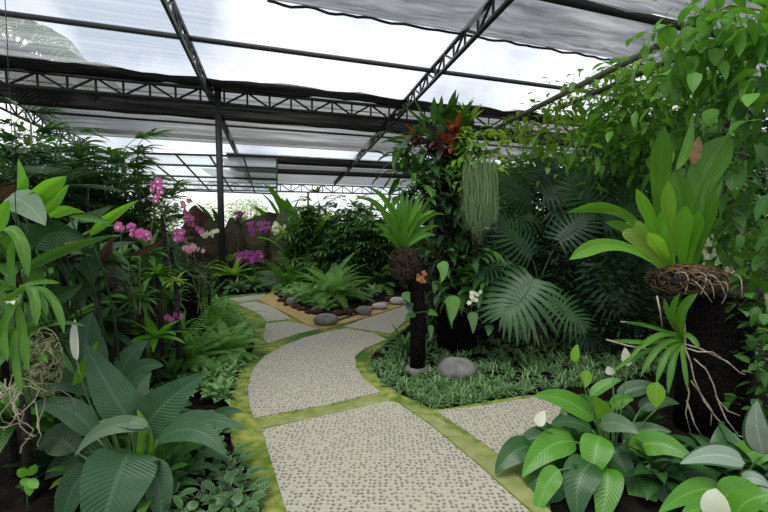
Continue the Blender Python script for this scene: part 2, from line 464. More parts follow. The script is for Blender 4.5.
mb = MB(); mb.prism(gp([(258, 423), (290, 416), (340, 405), (383, 395), (390, 401), (350, 410), (300, 421), (262, 429)]), -.1, .006)
struct(mb.build('paving_joint', M['joint'], smooth=False))
mb = MB(); mb.prism(gp([(400, 403), (432, 414), (470, 440), (500, 458), (540, 500), (600, 570), (516, 498), (478, 464), (434, 427)]), -.1, .006)
struct(mb.build('paving_joint', M['joint'], smooth=False))
mb = MB(); mb.prism(gp([(258, 301), (266, 296), (272, 297), (298, 306), (316, 323), (330, 326), (404, 301), (414, 297), (425, 293), (425, 298), (414, 303), (375, 316), (326, 330), (308, 327), (290, 316)]), -.1, .03)
struct(mb.build('sandstone_edging', M['sandstone'], smooth=False))
mb = MB(); mb.prism(gp([(262, 299), (272, 292), (300, 285), (400, 283), (425, 292), (405, 299), (328, 323), (312, 320), (290, 306)]), -.1, .022)
struct(mb.build('sandstone_edging', M['sandstone'], smooth=False))
mb = MB(); mb.prism(gp([(274, 295), (296, 284), (402, 282), (412, 291), (400, 298), (350, 312), (326, 318), (310, 315), (294, 308)]), -.1, .05)
struct(mb.build('island_soil', M['soil'], smooth=False))

# ------------------------------------------------------------------ roof: trusses, pipes, nets, film
ZR = 5.0
UD = V((1196, 430, 0)).normalized()      # transverse direction of the bays
VD = V((-113, 430, 0)).normalized()      # lengthwise direction
def onl(py):                              # point of a transverse roof line
    return G(300, py, ZR)
def cross_line(py, u0, u1, z=ZR):
    p = onl(py)
    return V((p.x, p.y, z)) + UD * u0, V((p.x, p.y, z)) + UD * u1
LE0, LE1 = G(-20, 84, ZR), G(78, 137, ZR)     # left eave line
LD = (LE1 - LE0).normalized()
def left_u(p):                             # u at which a transverse line through p meets the eave
    d = LE0 - p
    den = UD.x * LD.y - UD.y * LD.x
    return (d.x * LD.y - d.y * LD.x) / den
def truss(name, P0, P1, depth=.30, n=None, r=.032, side=None):
    P0, P1 = V(P0), V(P1)
    L = (P1 - P0).length
    n = n or max(4, int(L / .55))
    root = bpy.data.objects.new(name, None); COL.objects.link(root); struct(root)
    dn = V((0, 0, -depth))
    a = MB(); a.tube([P0, P1], r, seg=4); struct(a.build('top_chord', M['metal'], root, smooth=False))
    a = MB(); a.tube([P0 + dn, P1 + dn], r, seg=4); struct(a.build('bottom_chord', M['metal'], root, smooth=False))
    a = MB()
    for i in range(n + 1):
        q = P0.lerp(P1, i / n)
        a.tube([q, q + dn], r * .6, seg=4)
        if i < n:
            q2 = P0.lerp(P1, (i + 1) / n)
            if i % 2: a.tube([q, q2 + dn], r * .6, seg=4)
            else: a.tube([q + dn, q2], r * .6, seg=4)
    struct(a.build('web_bars', M['metal'], root, smooth=False))
    return root
p = onl(98)
truss('roof_truss', V((p.x, p.y, ZR)) + UD * left_u(p), V((p.x, p.y, ZR)) + UD * 26, .34, r=.045)
truss('roof_truss', G(142, -70, ZR), G(250, 181, ZR), .30, r=.04)
truss('roof_truss', G(560, -80, ZR), G(334, 182, ZR), .30, r=.045)
truss('roof_truss', LE0 - LD * 6, LE1 + LD * 14, .34, r=.04)
pf0, pf1 = cross_line(184.5, -22, 40)
truss('roof_truss', pf0, pf1, .62, n=70, r=.07)
def pipe(name, P0, P1, r, mat):
    a = MB(); a.tube([P0, P1], r, seg=8)
    return struct(a.build(name, mat))
p0, p1 = cross_line(53, 0, 24)
pipe('roof_pipe', V((p0.x, p0.y, ZR)) + UD * left_u(p0), p1, .05, M['metal'])
p0, p1 = cross_line(-58, 0, 20)
pipe('roof_pipe', V((p0.x, p0.y, ZR)) + UD * left_u(p0), p1, .075, M['metal'])
pipe('roof_pipe', A(676, 37, 3.9), A(484, 134, 8.0), .036, M['greenpipe'])
pipe('roof_pipe', A(690, 52, 3.9), A(560, 108, 6.5), .03, M['metal'])
# posts
a = MB(); q = A(219.5, 160, 10.9); a.tube([V((q.x, q.y, -.1)), V((q.x, q.y, ZR))], .085, seg=8)
struct(a.build('support_post', M['metal']))
q = onl(186) + UD * .7
a = MB(); a.tube([V((q.x, q.y, -.1)), V((q.x, q.y, ZR - .5))], .10, seg=8)
struct(a.build('support_post', M['metal']))

def sheet(name, ya, yb, mat, u1=26, z=ZR + .05, sag=.1, wr=.0, nu=60, nv=8, u0=None, nper=1, diag=0.0):
    a = MB(); A0, B0 = onl(ya), onl(yb)
    ua0 = left_u(A0) if u0 is None else u0
    ub0 = left_u(B0) if u0 is None else u0
    for j in range(nv + 1):
        t = j / nv
        p = A0.lerp(B0, t); us = ua0 + (ub0 - ua0) * t
        for i in range(nu + 1):
            u = us + (u1 - us) * i / nu
            q = p + UD * u
            zz = z - sag * math.sin(math.pi * t) ** 1.0
            if wr and diag:
                ed = math.sin(math.pi * t) ** .6
                zz += ed * (wr * .5 * noise.noise(V((q.x * .5, q.y * .7, 3.1))) + wr * .9 * abs(noise.noise(V(((q.x * .8 + q.y) * 3.6, (q.x - q.y) * .5, 7)))))
            elif wr:
                zz += wr * noise.noise(V((q.x * .9, q.y * 1.8 + diag * q.x, 3.1))) + wr * .4 * noise.noise(V((q.x * 3.5 - q.y * 2, q.y * 3.5 + q.x * 3, 7)))
            a.v.append(V((q.x, q.y, zz)))
    for j in range(nv):
        for i in range(nu):
            k = j * (nu + 1) + i
            u_ = lambda ii: ii / nu * 20
            v_ = lambda jj: jj / nv * (B0 - A0).length
            a.quadf((k, k + 1, k + nu + 2, k + nu + 1), (u_(i), v_(j), u_(i + 1), v_(j), u_(i + 1), v_(j + 1), u_(i), v_(j + 1)))
    return struct(a.build(name, mat))
# lines listed by where they cross one lengthwise line of the roof
sheet('ceiling_film', 7, 53, M['film'], sag=.05)
sheet('ceiling_film', 53, 93, M['film'], sag=.05)
sheet('ceiling_net', -58, 8, M['netgrey'], u0=-.5, sag=.16, wr=.10, nu=140, nv=40, diag=1.2, u1=22)
sheet('ceiling_net', -210, -58, M['netgrey'], u0=-4, sag=.2, wr=.1, u1=18)
sheet('ceiling_film', -210, 7, M['film'], sag=.03, u1=-.5, z=ZR + .1)
sheet('ceiling_net', 88, 97, M['netdark'], sag=.10, wr=.10, z=ZR + .02, nu=120)
sheet('ceiling_net', 92, 108, M['netmid'], sag=.02, z=ZR + .06)
sheet('ceiling_net', 107, 113.5, M['netmid'], sag=.02, wr=.02)
sheet('ceiling_net', 113, 125, M['netdark'], sag=.25, wr=.04)
sheet('ceiling_net', 125, 131, M['netmid'], sag=.1)
sheet('ceiling_net', 131, 133, M['netdark'], sag=.05)
sheet('ceiling_net', 133, 143, M['netmid'], sag=.3, wr=.05)
sheet('ceiling_net', 143, 145, M['netdark'], sag=.1)
sheet('ceiling_net', 145, 148.5, M['netmid'], sag=.1)
sheet('ceiling_film', 148.5, 157, M['film'], sag=.2)
sheet('ceiling_net', 157, 163, M['netdark'], sag=.3, u0=-3.5, u1=34)
sheet('ceiling_net', 163, 167, M['netmid'], sag=.3, u0=-4, u1=34)
sheet('ceiling_net', 167, 173, M['netdark'], sag=.3, u0=-4, u1=34)
sheet('ceiling_net', 173, 184, M['netmid'], sag=.1, u0=-6, u1=34)
a = MB(); e0_, e1_ = onl(8.5), None
rng0 = random.Random(3)
q = [onl(8.3) + UD * u + V((0, 0, ZR - onl(8).z + .02 + .05 * noise.noise(V((u * 3, 0, 0))))) for u in [(-.5 + .12 * k) for k in range(160)]]
a.tube(q, .022, seg=4)
struct(a.build('ceiling_net_hem', M['metal']))
# lower twin-wall roof over the orchid corner
ZP = 4.4
rows = [155.5, 166.5, 178, 186.3, 192.5]
def PP(px, py): return G(px, py, ZP)
def rowpt(k, s):     # s 0..1 from left to right along row k
    y = rows[k]
    if s > .999: return PP(277, y + .9)
    vp = (275, 262)
    x0, y0 = 40 , 149.5
    t = (y - 155.5 + 0) / (vp[1] - 155.5)
    xl = x0 + (vp[0] - x0) * t
    return PP(xl + (277 - xl) * s, y + (-6 + 6.9 * s) * (1 - .6 * t))
root = bpy.data.objects.new('ceiling_skylight', None); COL.objects.link(root); struct(root)
a = MB()
for k in range(4):
    for i in range(7):
        q = [rowpt(k, i / 7), rowpt(k, (i + 1) / 7), rowpt(k + 1, (i + 1) / 7), rowpt(k + 1, i / 7)]
        o = len(a.v); a.v += q
        a.quadf((o, o + 1, o + 2, o + 3), (i, k, i + 1, k, i + 1, k + 1, i, k + 1))
struct(a.build('twinwall_sheet', M['poly'], root, smooth=False))
a = MB()
for k in range(5): a.tube([rowpt(k, i / 7) - V((0, 0, .03)) for i in range(8)], .045 + .012 * k, seg=4)
for i in range(8): a.tube([rowpt(k, i / 7) - V((0, 0, .03)) for k in range(5)], .04, .07, seg=4)
struct(a.build('skylight_frame', M['metal'], root, smooth=False))

# ------------------------------------------------------------------ plant makers
def arch(mb, base, az, L, elev, droop, w, prof, n=6, c=1, fold=.2, wave=0.0, twist=0.0, roll=0.0, petiole=0.0, pr=.005):
    """one arching leaf from base: direction az, start angle elev, drooping towards its tip"""
    d = azv(az)
    P0 = V(base)
    t0 = d * math.cos(elev) + UP * math.sin(elev)
    if petiole:
        P = P0 + t0 * petiole
        mi = mb.mi
        mb.bez(P0, P0 + UP * petiole * .5 + d * .05 * petiole, P, pr * 1.3, pr, n=4, seg=4)
        P0 = P
    P1 = P0 + t0 * L * .5
    e2 = elev - droop
    P2 = P1 + (d * math.cos(e2) + UP * math.sin(e2)) * L * .5
    mb.leaf(P0, P1, P2, w, prof, side=d.cross(UP), fold=fold, n=n, c=c, wave=wave, twist=twist, roll=roll, ph=az * 7)
def rosette(mb, rng, base, n, L, w, e0, e1, droop, prof=p_strap, jit=.3, pet=0.0, seg=6, c=1, wave=0.0, fold=.25, a0=0.0, a1=6.283, rad=.0):
    for i in range(n):
        az = a0 + (a1 - a0) * ((i * .618034) % 1.0) + rng.uniform(-.25, .25)
        k = (i + .5) / n
        e = e0 + (e1 - e0) * k + rng.uniform(-.1, .1)
        s = 1 + rng.uniform(-jit, jit)
        b = V(base) + azv(az) * rad * rng.random()
        arch(mb, b, az, L * s, e, droop * (1 + rng.uniform(-.3, .3)), w * (1 + rng.uniform(-.2, .2)), prof, n=seg, c=c, wave=wave, fold=fold,
             petiole=pet * s * rng.uniform(.7, 1.1) if pet else 0, roll=rng.uniform(-.3, .3))
def frond(mb, base, az, L, elev, droop, pin=.12, pw=.022, n=18, sweep=.35, hang=.25, prof=p_grass, stem=.006, start=.15, rng=None, ns=2, c=1):
    d = azv(az); P0 = V(base)
    P1 = P0 + (d * math.cos(elev) + UP * math.sin(elev)) * L * .5
    e2 = elev - droop
    P2 = P1 + (d * math.cos(e2) + UP * math.sin(e2)) * L * .5
    mb.bez(P0, P1, P2, stem, stem * .4, n=6, seg=4)
    sd = d.cross(UP)
    for i in range(n):
        t = start + (1 - start) * (i + .5) / n
        q = P0 * (1 - t) ** 2 + P1 * 2 * t * (1 - t) + P2 * t * t
        tg = ((P1 - P0) * (1 - t) + (P2 - P1) * t).normalized()
        l = pin * max(.18, math.sin(math.pi * min(.97, .12 + .86 * (t - start) / (1 - start))) ** .6)
        for sg in (-1, 1):
            dr = (sd * sg + tg * sweep).normalized()
            e = q + dr * l - UP * hang * l
            mm = q + dr * l * .55 + UP * .02 * l
            mb.leaf(q, mm, e, pw, prof, side=tg, fold=.1, n=ns, c=c)
    return P2
def fan(mb, rng, base, az, elev, L, nf=8, w=.04, spread=1.9, droop=.7, pet=.3):
    """palmate fan of a lady palm"""
    d = azv(az)
    P = V(base) + (d * math.cos(elev) + UP * math.sin(elev)) * pet
    mb.bez(base, V(base) + UP * pet * .45 + d * pet * .2, P, .005, .004, n=3, seg=3)
    for i in range(nf):
        k = (i / (nf - 1) - .5)
        a = az + k * spread + rng.uniform(-.08, .08)
        l = L * (1 - .5 * k * k * 2) * rng.uniform(.85, 1.1)
        arch(mb, P, a, l, elev * .55 + rng.uniform(-.15, .25), droop * rng.uniform(.7, 1.3), w, p_lance, n=4, fold=.35)
def bush(mb, rng, c, r, n, L, w, prof=p_ovate, shell=.55, droop=.5, seg=3, zmin=None, fold=.25, out=.8, wave=0):
    c = V(c)
    for i in range(n):
        d = V((rng.gauss(0, 1), rng.gauss(0, 1), rng.gauss(0, 1))).normalized()
        rr = shell + (1 - shell) * rng.random() ** .6
        lump = 1 + .22 * noise.noise(d * 2.3 + c)
        p = c + V((d.x * r[0], d.y * r[1], d.z * r[2])) * rr * lump
        if zmin is not None and p.z < zmin: p.z = zmin + rng.random() * .3
        dd = (d * out + rv(rng, .7)); dd.z += .1
        az = math.atan2(dd.y, dd.x)
        arch(mb, p, az, L * rng.uniform(.6, 1.25), rng.uniform(-.3, .8), droop * rng.uniform(.5, 1.6), w * rng.uniform(.7, 1.2), prof, n=seg, fold=fold, roll=rng.uniform(-.5, .5), wave=wave)
def branches(mb, rng, base, c, r, n, r0=.03):
    base = V(base); c = V(c)
    for i in range(n):
        d = V((rng.gauss(0, 1), rng.gauss(0, 1), abs(rng.gauss(0, 1)))).normalized()
        e = c + V((d.x * r[0], d.y * r[1], d.z * r[2])) * .75
        mb.bez(base + rv(rng, .05), base.lerp(c, .6) + rv(rng, .15), e, r0, r0 * .25, n=6, seg=5)
def selloum_leaf(mb, base, tip_start, tip, W, rng, up=None, nl=12):
    """deeply lobed leaf: blade from tip_start to tip, W wide, on a petiole from base"""
    B, S, T = V(base), V(tip_start), V(tip)
    mb.bez(B, B.lerp(S, .5) + UP * .12, S, .014, .009, n=6, seg=5)
    ax = T - S; L = ax.length; ax.normalize()
    up = V(up) if up is not None else UP
    sd = ax.cross(up).normalized(); nn = sd.cross(ax)
    mid = S.lerp(T, .5) + nn * .06 * L
    mb.leaf(S - ax * .02 * L, mid, T, W * .11, p_lance, side=sd, fold=.25, n=8, c=1)
    for i in range(nl):
        t = (i + .2) / nl
        q = S * (1 - t) ** 2 + mid * 2 * t * (1 - t) + T * t * t
        prof = max(.3, math.sin(math.pi * (.22 + .74 * t)) ** .9)
        ang = 2.15 - 1.85 * t
        for sg in (-1, 1):
            dr = (sd * sg * math.sin(ang) + ax * math.cos(ang)).normalized()
            l = W * .55 * prof * rng.uniform(.92, 1.08)
            e = q + dr * l + ax * l * .18 - nn * l * (.22 + .12 * rng.random())
            mb.leaf(q, q + dr * l * .55 + nn * .04 * l, e, l * .05 + W * .040, p_lobe, side=dr.cross(nn), fold=.2, n=8, c=1, wave=.05, wf=1.6, ph=i)
def flower(mb, c, face, s, rng, lip=True):
    """five petalled orchid bloom facing a direction; petals use slot 0, lip slot 1"""
    f = V(face).normalized(); x = f.cross(UP).normalized(); y = x.cross(f)
    c = V(c); a0 = rng.uniform(-.2, .2)
    for k in range(5):
        a = a0 + math.pi / 2 + k * 6.28318 / 5
        dr = x * math.cos(a) + y * math.sin(a)
        wd = .62 if k in (1, 4) else .42
        mb.leaf(c, c + dr * s * .3 + f * s * .06, c + dr * s * .55 + f * s * .02, s * wd, p_petal, side=dr.cross(f), fold=.1, n=3)
    if lip:
        mi = mb.mi; mb.mi = 1
        mb.leaf(c + f * s * .05, c + f * s * .22 - y * s * .1, c + f * s * .16 - y * s * .34, s * .3, p_petal, side=x, fold=.5, n=3)
        mb.mi = mi
FLW = {}
def flower_mesh(kind, lipk, s):
    key = (kind, lipk, round(s, 3))
    if key not in FLW:
        mb = MB(); rng = random.Random(len(FLW) + 5)
        flower(mb, (0, 0, 0), (0, -1, 0), s, rng)
        o = mb.build('flower', [M[kind], M[lipk]])
        FLW[key] = o.data
        bpy.data.objects.remove(o)
    return FLW[key]
def add_flower(parent, loc, s, kind, lipk, rng):
    o = bpy.data.objects.new('flower', flower_mesh(kind, lipk, s)); COL.objects.link(o)
    o.location = loc; o.parent = parent
    o.rotation_euler = (rng.uniform(-.4, .3), rng.uniform(-.5, .5), rng.uniform(-.9, .9))
    return o
def hero(parent, mat, P0, P1, P2, wpx, prof=p_ovate, face=.8, n=12, c=3, fold=.22, wave=.02, name='leaf', roll=0.0, wf=3.0, twist=0.0, lab=None, th=0):
    """one large leaf as a part of its own; P are (px, py, distance)"""
    a, b, d = A(*P0), A(*P1), A(*P2)
    ym = (P0[2] + P2[2]) / 2
    ctr = (a + d) / 2
    view = (ctr - V((0, 0, CAMH))).normalized()
    t = (d - a).normalized()
    s1 = t.cross(-view)
    h = (d - a); h.z = 0
    s2 = h.cross(UP)
    s1.normalize()
    if s2.length > 1e-4:
        s2.normalize()
        if s2.dot(s1) < 0: s2 = -s2
        s = s1 * face + s2 * (1 - face)
    else: s = s1
    mb = MB()
    mb.leaf(a, b, d, wpx / FPX * ym, prof, side=s, fold=fold, n=n, c=c, wave=wave, wf=wf, roll=roll, twist=twist, ph=P0[0])
    o = mb.build(name, mat, None)
    adopt(o, parent)
    if lab: o['label'] = lab
    return o
def adopt(o, parent):
    if parent is not None:
        o.parent = parent
        o.matrix_parent_inverse = Matrix.Translation(parent.location).inverted() if parent.rotation_euler.z == 0 else parent.matrix_world.inverted()
def part(mb, name, mat, root, **k):
    o = mb.build(name, mat, None, **k); adopt(o, root); return o
def ground_of(px, py):
    g = G(px, py); return V((g.x, g.y, -.01))

# ------------------------------------------------------------------ beyond the greenhouse
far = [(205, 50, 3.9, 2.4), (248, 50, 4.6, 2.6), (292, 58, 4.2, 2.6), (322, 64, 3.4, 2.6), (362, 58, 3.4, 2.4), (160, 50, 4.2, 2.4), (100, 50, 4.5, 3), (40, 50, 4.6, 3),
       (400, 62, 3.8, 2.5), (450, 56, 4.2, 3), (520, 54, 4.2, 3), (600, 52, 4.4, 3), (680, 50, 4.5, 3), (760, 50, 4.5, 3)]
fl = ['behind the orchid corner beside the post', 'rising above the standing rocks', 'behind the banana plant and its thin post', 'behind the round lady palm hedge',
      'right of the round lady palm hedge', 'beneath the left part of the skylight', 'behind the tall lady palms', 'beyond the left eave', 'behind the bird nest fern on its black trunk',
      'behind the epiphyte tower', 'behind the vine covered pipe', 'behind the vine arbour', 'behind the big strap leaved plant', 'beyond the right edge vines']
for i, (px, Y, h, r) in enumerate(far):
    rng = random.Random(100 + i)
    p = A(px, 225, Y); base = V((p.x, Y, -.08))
    root = thing('far_tree', 'leafy tree outside, paled by painted-in haze and glare, ' + fl[i], 'tree', base, group='pale trees outside the greenhouse')
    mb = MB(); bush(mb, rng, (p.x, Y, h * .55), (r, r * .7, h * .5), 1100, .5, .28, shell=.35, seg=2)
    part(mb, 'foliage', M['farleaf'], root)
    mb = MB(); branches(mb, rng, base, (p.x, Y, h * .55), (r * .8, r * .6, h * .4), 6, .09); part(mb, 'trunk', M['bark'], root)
# palms seen through the film
for i, (px, py, Y, L) in enumerate([(14, 52, 13.5, 4.0)]):
    rng = random.Random(140 + i); c = A(px, py, Y)
    root = thing('coconut_palm', 'feathery palm outside seen hazily through the clear roof film', 'palm tree', (c.x - 4.2, c.y, -.08))
    mb = MB()
    for k in range(13):
        frond(mb, c, k * .483 + rng.uniform(-.2, .2), L * rng.uniform(.8, 1.1), rng.uniform(.3, 1.1), rng.uniform(1.2, 1.9), pin=.9, pw=.13, n=22, hang=.6, stem=.05)
    part(mb, 'foliage', M['mid'], root)
    mb = MB(); mb.bez((c.x - 4.2, c.y, -.1), (c.x - 3.2, c.y, c.z * .6), c, .22, .13, n=8, seg=8); part(mb, 'trunk', M['bark'], root)

# ------------------------------------------------------------------ dense shrubs closing the beds
def shrub(name, label, cat, px, Y, wpx, ztop, n, L, w, mat, prof=p_ovate, zbot=0.0, depth=.6, seed=1, group=None, seg=3, droop=.5, shell=.45, stems=9, wave=0, bm='bark'):
    rng = random.Random(seed)
    p = A(px, 225, Y); rx = wpx / FPX * Y / 2
    cz = (ztop + zbot) / 2; rz = (ztop - zbot) / 2
    root = thing(name, label, cat, (p.x, Y, -.02), group=group)
    mb = MB(); bush(mb, rng, (p.x, Y, cz), (rx, rx * depth, rz), n, L, w, prof, zmin=.03, seg=seg, droop=droop, shell=shell, wave=wave)
    part(mb, 'foliage', mat, root)
    mb = MB(); branches(mb, rng, (p.x, Y, -.03), (p.x, Y, cz), (rx, rx * depth, rz), stems, .022); part(mb, 'stem', M[bm], root)
    return root
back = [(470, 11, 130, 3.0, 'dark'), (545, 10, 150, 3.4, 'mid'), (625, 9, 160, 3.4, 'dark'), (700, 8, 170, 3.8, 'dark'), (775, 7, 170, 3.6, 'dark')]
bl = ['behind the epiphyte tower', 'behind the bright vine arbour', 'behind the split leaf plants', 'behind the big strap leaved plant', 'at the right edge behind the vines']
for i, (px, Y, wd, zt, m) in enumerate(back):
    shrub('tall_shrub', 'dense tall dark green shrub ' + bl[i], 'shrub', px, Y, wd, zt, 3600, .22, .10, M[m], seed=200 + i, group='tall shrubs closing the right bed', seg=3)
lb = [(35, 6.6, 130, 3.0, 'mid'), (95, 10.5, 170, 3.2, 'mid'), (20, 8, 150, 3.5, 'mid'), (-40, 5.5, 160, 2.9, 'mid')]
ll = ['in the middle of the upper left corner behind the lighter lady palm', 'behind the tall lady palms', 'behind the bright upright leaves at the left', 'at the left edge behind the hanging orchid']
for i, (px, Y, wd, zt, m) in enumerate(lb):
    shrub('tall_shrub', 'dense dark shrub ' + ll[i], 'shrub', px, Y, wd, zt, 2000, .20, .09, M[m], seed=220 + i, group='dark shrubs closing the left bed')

# ------------------------------------------------------------------ lady palms
def lady_palm(label, px, Y, wpx, ztop, canes, fans, seed, group=None, L=.30, w=.038, zlow=.25, mat='palm', leanz=0, nf=8):
    rng = random.Random(seed)
    p = A(px, 225, Y); r = wpx / FPX * Y / 2
    root = thing('lady_palm', label, 'palm', (p.x, Y, -.02), group=group)
    mb = MB(); ms = MB()
    for i in range(canes):
        a = i * 2.4; rr = r * math.sqrt((i + .5) / canes) * .9
        bx = V((p.x + math.cos(a) * rr, Y + math.sin(a) * rr * .7, -.02))
        tz = zlow + (ztop - zlow) * (1 - .55 * (rr / r) ** 2) * rng.uniform(.6, 1)
        top = bx + V((rng.uniform(-.15, .15), rng.uniform(-.15, .15), tz))
        ms.bez(bx, bx.lerp(top, .5) + rv(rng, .05), top, .013, .009, n=4, seg=5)
        for k in range(fans):
            q = bx.lerp(top, 1 - .75 * (k / fans) * rng.uniform(.7, 1))
            fan(mb, rng, q, rng.uniform(0, 6.283), rng.uniform(.1, 1.1), L * rng.uniform(.8, 1.2), nf=nf, w=w, pet=.22)
    part(mb, 'foliage', M[mat], root); part(ms, 'cane', M['cane'], root)
    return root
lady_palm('tall dark lady palm clump behind the pink orchids, under the left eave', 112, 5.6, 105, 2.85, 36, 10, 301, L=.36, w=.050, mat='hedgepalm', zlow=.9)
lady_palm('dark lady palm in the upper left corner, fine glossy fingers', 28, 4.6, 115, 2.75, 34, 10, 302, L=.36, w=.042)
lady_palm('lady palm between the corner palm and the comb-like fronds, lighter green', 62, 5.0, 80, 2.75, 26, 10, 308, L=.34, w=.045, mat='hedgepalm', zlow=1.0)
lady_palm('grey green lady palm leaning beside the magenta orchid spike', 165, 6.8, 50, 1.9, 12, 6, 303, L=.28, w=.032, group=None)
lady_palm('round lady palm hedge at the back of the island, left half, tallest', 322, 10.9, 66, 2.45, 38, 11, 304, L=.46, w=.06, nf=7, mat='hedgepalm')
lady_palm('round lady palm hedge at the back of the island, beside the bird nest fern', 364, 10.5, 62, 2.35, 36, 11, 305, L=.46, w=.06, nf=7, mat='hedgepalm')
shrub('broadleaf_shrub', 'dark glossy shrub in the middle of the round hedge on the island', 'shrub', 345, 11.6, 110, 2.2, 1800, .16, .09, M['dark'], seed=306, depth=.4)
shrub('broadleaf_shrub', 'dark shrub low behind the ferns, right end of the island', 'shrub', 392, 10.2, 60, 1.35, 1100, .18, .08, M['dark'], seed=307, depth=.5)
# feather palm fronds in the upper left corner
c = A(62, 178, 4.4)
root = thing('feather_palm', 'palm with comb-like fronds reaching out in front of the eave', 'palm', (c.x - .3, c.y, -.02))
mb = MB()
for (az, L, el, dr, s) in [(.15, 1.0, .75, 1.1, 1), (-.2, .9, .35, .7, 2), (1.2, 1.1, 1.0, 1.2, 3), (2.6, 1.3, 1.1, 1.2, 4), (3.4, 1.2, .8, 1.1, 5), (-1.0, 1.0, .8, 1.3, 6), (2.0, 1.4, 1.25, .9, 7)]:
    frond(mb, c + V((-.12, 0, -.15)), az, L, el, dr, pin=.26, pw=.026, n=22, hang=.15, stem=.009)
part(mb, 'foliage', M['palm'], root)
mb = MB(); mb.bez((c.x - .3, c.y, -.02), (c.x - .2, c.y, c.z * .5), c + V((-.12, 0, -.1)), .05, .035, n=6, seg=7); part(mb, 'trunk', M['bark'], root)

# ------------------------------------------------------------------ banana plant behind the standing rocks
def big_leaf_plant(name, label, px, Y, hs, seed, n=9, L=1.0, w=.26, mat='bright', e0=.7, e1=1.4, z0=.4, cat='plant', prof=p_lance):
    rng = random.Random(seed); p = A(px, 225, Y)
    root = thing(name, label, cat, (p.x, Y, -.02))
    mb = MB(); rosette(mb, rng, (p.x, Y, z0), n, L, w, e0, e1, .7, prof, pet=hs, seg=8, c=2, wave=.03)
    part(mb, 'foliage', M[mat], root)
    mb = MB(); mb.tube([(p.x, Y, -.03), (p.x, Y, z0 + .1)], .06, .04, 7); part(mb, 'stem', M['stem'], root)
    return root
big_leaf_plant('banana_plant', 'bright green banana plant behind the white orchid rock', 290, 12.9, 1.0, 320, n=16, L=1.0, w=.30, z0=.6, e0=1.0, e1=1.5)
big_leaf_plant('banana_plant', 'smaller banana plant between the white orchid rock and the hedge', 300, 10.9, .8, 321, n=14, L=.9, w=.14, mat='lime')
big_leaf_plant('banana_plant', 'young banana plant rising behind the support post', 226, 12.6, 1.0, 322, n=7, L=.9, w=.22, mat='mid')

# ------------------------------------------------------------------ standing rocks of the orchid corner
rocks = [(197, 12.2, 15, 208, 'rockred', 'tall red brown standing rock left of the post'), (183, 12.0, 12, 232, 'rockolive', 'low olive standing rock furthest left of the post'),
         (212, 11.9, 15, 220, 'rockdark', 'dark brown standing rock just left of the post'), (236, 12.1, 15, 224, 'rockdark', 'dark standing rock just right of the post'),
         (255, 12.3, 16, 216, 'rockolive', 'olive rounded standing rock under the purple orchids'), (270, 12.4, 13, 219, 'rockdark', 'dark rock between the olive rock and the white orchid'),
         (284, 12.0, 13, 214, 'rockolive', 'tall grey olive rock carrying the white orchid'), (293, 11.7, 8, 240, 'rockdark', 'narrow dark rock at the right end of the standing rocks')]
for i, (px, Y, hw, top, m, lab) in enumerate(rocks):
    rng = random.Random(340 + i); c = A(px, top, Y); h = c.z
    mb = MB(); mb.blob((c.x, Y, h * .42), (hw / FPX * Y * 1.15, .4, h * .6), rng, .24, 20, 16, 1.3)
    o = mb.build('standing_rock', M[m], origin=(c.x, Y, 0)); tag(o, lab, 'rock', 'standing rocks behind the orchids')
for i, (px, py, rw, rh, lab) in enumerate([(263, 283, 20, 10, 'grey boulder at the back end of the path, largest there'), (248, 284, 11, 8, 'grey boulder left of the largest one at the path end'), (278, 285, 13, 7, 'flat grey boulder where the island meets the standing rocks'),
                                           (268, 272, 16, 9, 'dark boulder lying behind the largest grey boulder')]):
    rng = random.Random(360 + i); g = G(px, py + 4)
    s = g.y / FPX
    mb = MB(); mb.blob((g.x, g.y + .1, rh * s * .5), (rw * s * .9, rw * s * .6, rh * s * 1.1), rng, .15)
    o = mb.build('boulder', M['rock' if i != 3 else 'rockdark'], origin=(g.x, g.y, 0)); tag(o, lab, 'rock', 'boulders at the path end')

# ------------------------------------------------------------------ island bed: ferns, cobbles, red rocks
def fern_plant(name, label, px, py, seed, n=22, L=.55, pin=.09, pw=.02, mat='fern', e0=.3, e1=1.3, droop=1.2, group=None, np_=20, z0=.03):
    rng = random.Random(seed); g = G(px, py)
    root = thing(name, label, 'fern', (g.x, g.y, 0), group=group)
    mb = MB()
    for i in range(n):
        az = i * 2.4 + rng.uniform(-.2, .2)
        frond(mb, (g.x, g.y, z0), az, L * rng.uniform(.75, 1.1), e0 + (e1 - e0) * (i / n) + rng.uniform(-.1, .1), droop * rng.uniform(.7, 1.2), pin=pin, pw=pw, n=np_, hang=.15, stem=.004)
    part(mb, 'frond', M[mat], root)
    return root
fern_plant('fern', 'large feathery fern in the middle front of the island', 331, 303, 401, n=64, L=1.35, pin=.125, pw=.026, e0=.45, e1=1.5, droop=1.3, np_=26)
fern_plant('fern', 'bright fern at the left end of the island', 291, 290, 402, n=50, L=1.35, pin=.125, pw=.026, mat='brightfern', e0=.5, e1=1.4)
fern_plant('fern', 'fern at the right end of the island beside the pale cobbles', 382, 292, 403, n=44, L=1.25, pin=.12, pw=.026, mat='fern', e0=.5, e1=1.4)
fern_plant('fern', 'tall fern behind the middle of the island in front of the hedge', 352, 284, 404, n=26, L=1.3, pin=.12, pw=.028, e0=.9, e1=1.45, droop=.9)
fern_plant('fern', 'upright fern between the bright fern and the hedge', 305, 284, 405, n=24, L=1.25, pin=.12, pw=.028, e0=.8, e1=1.4, droop=.9)
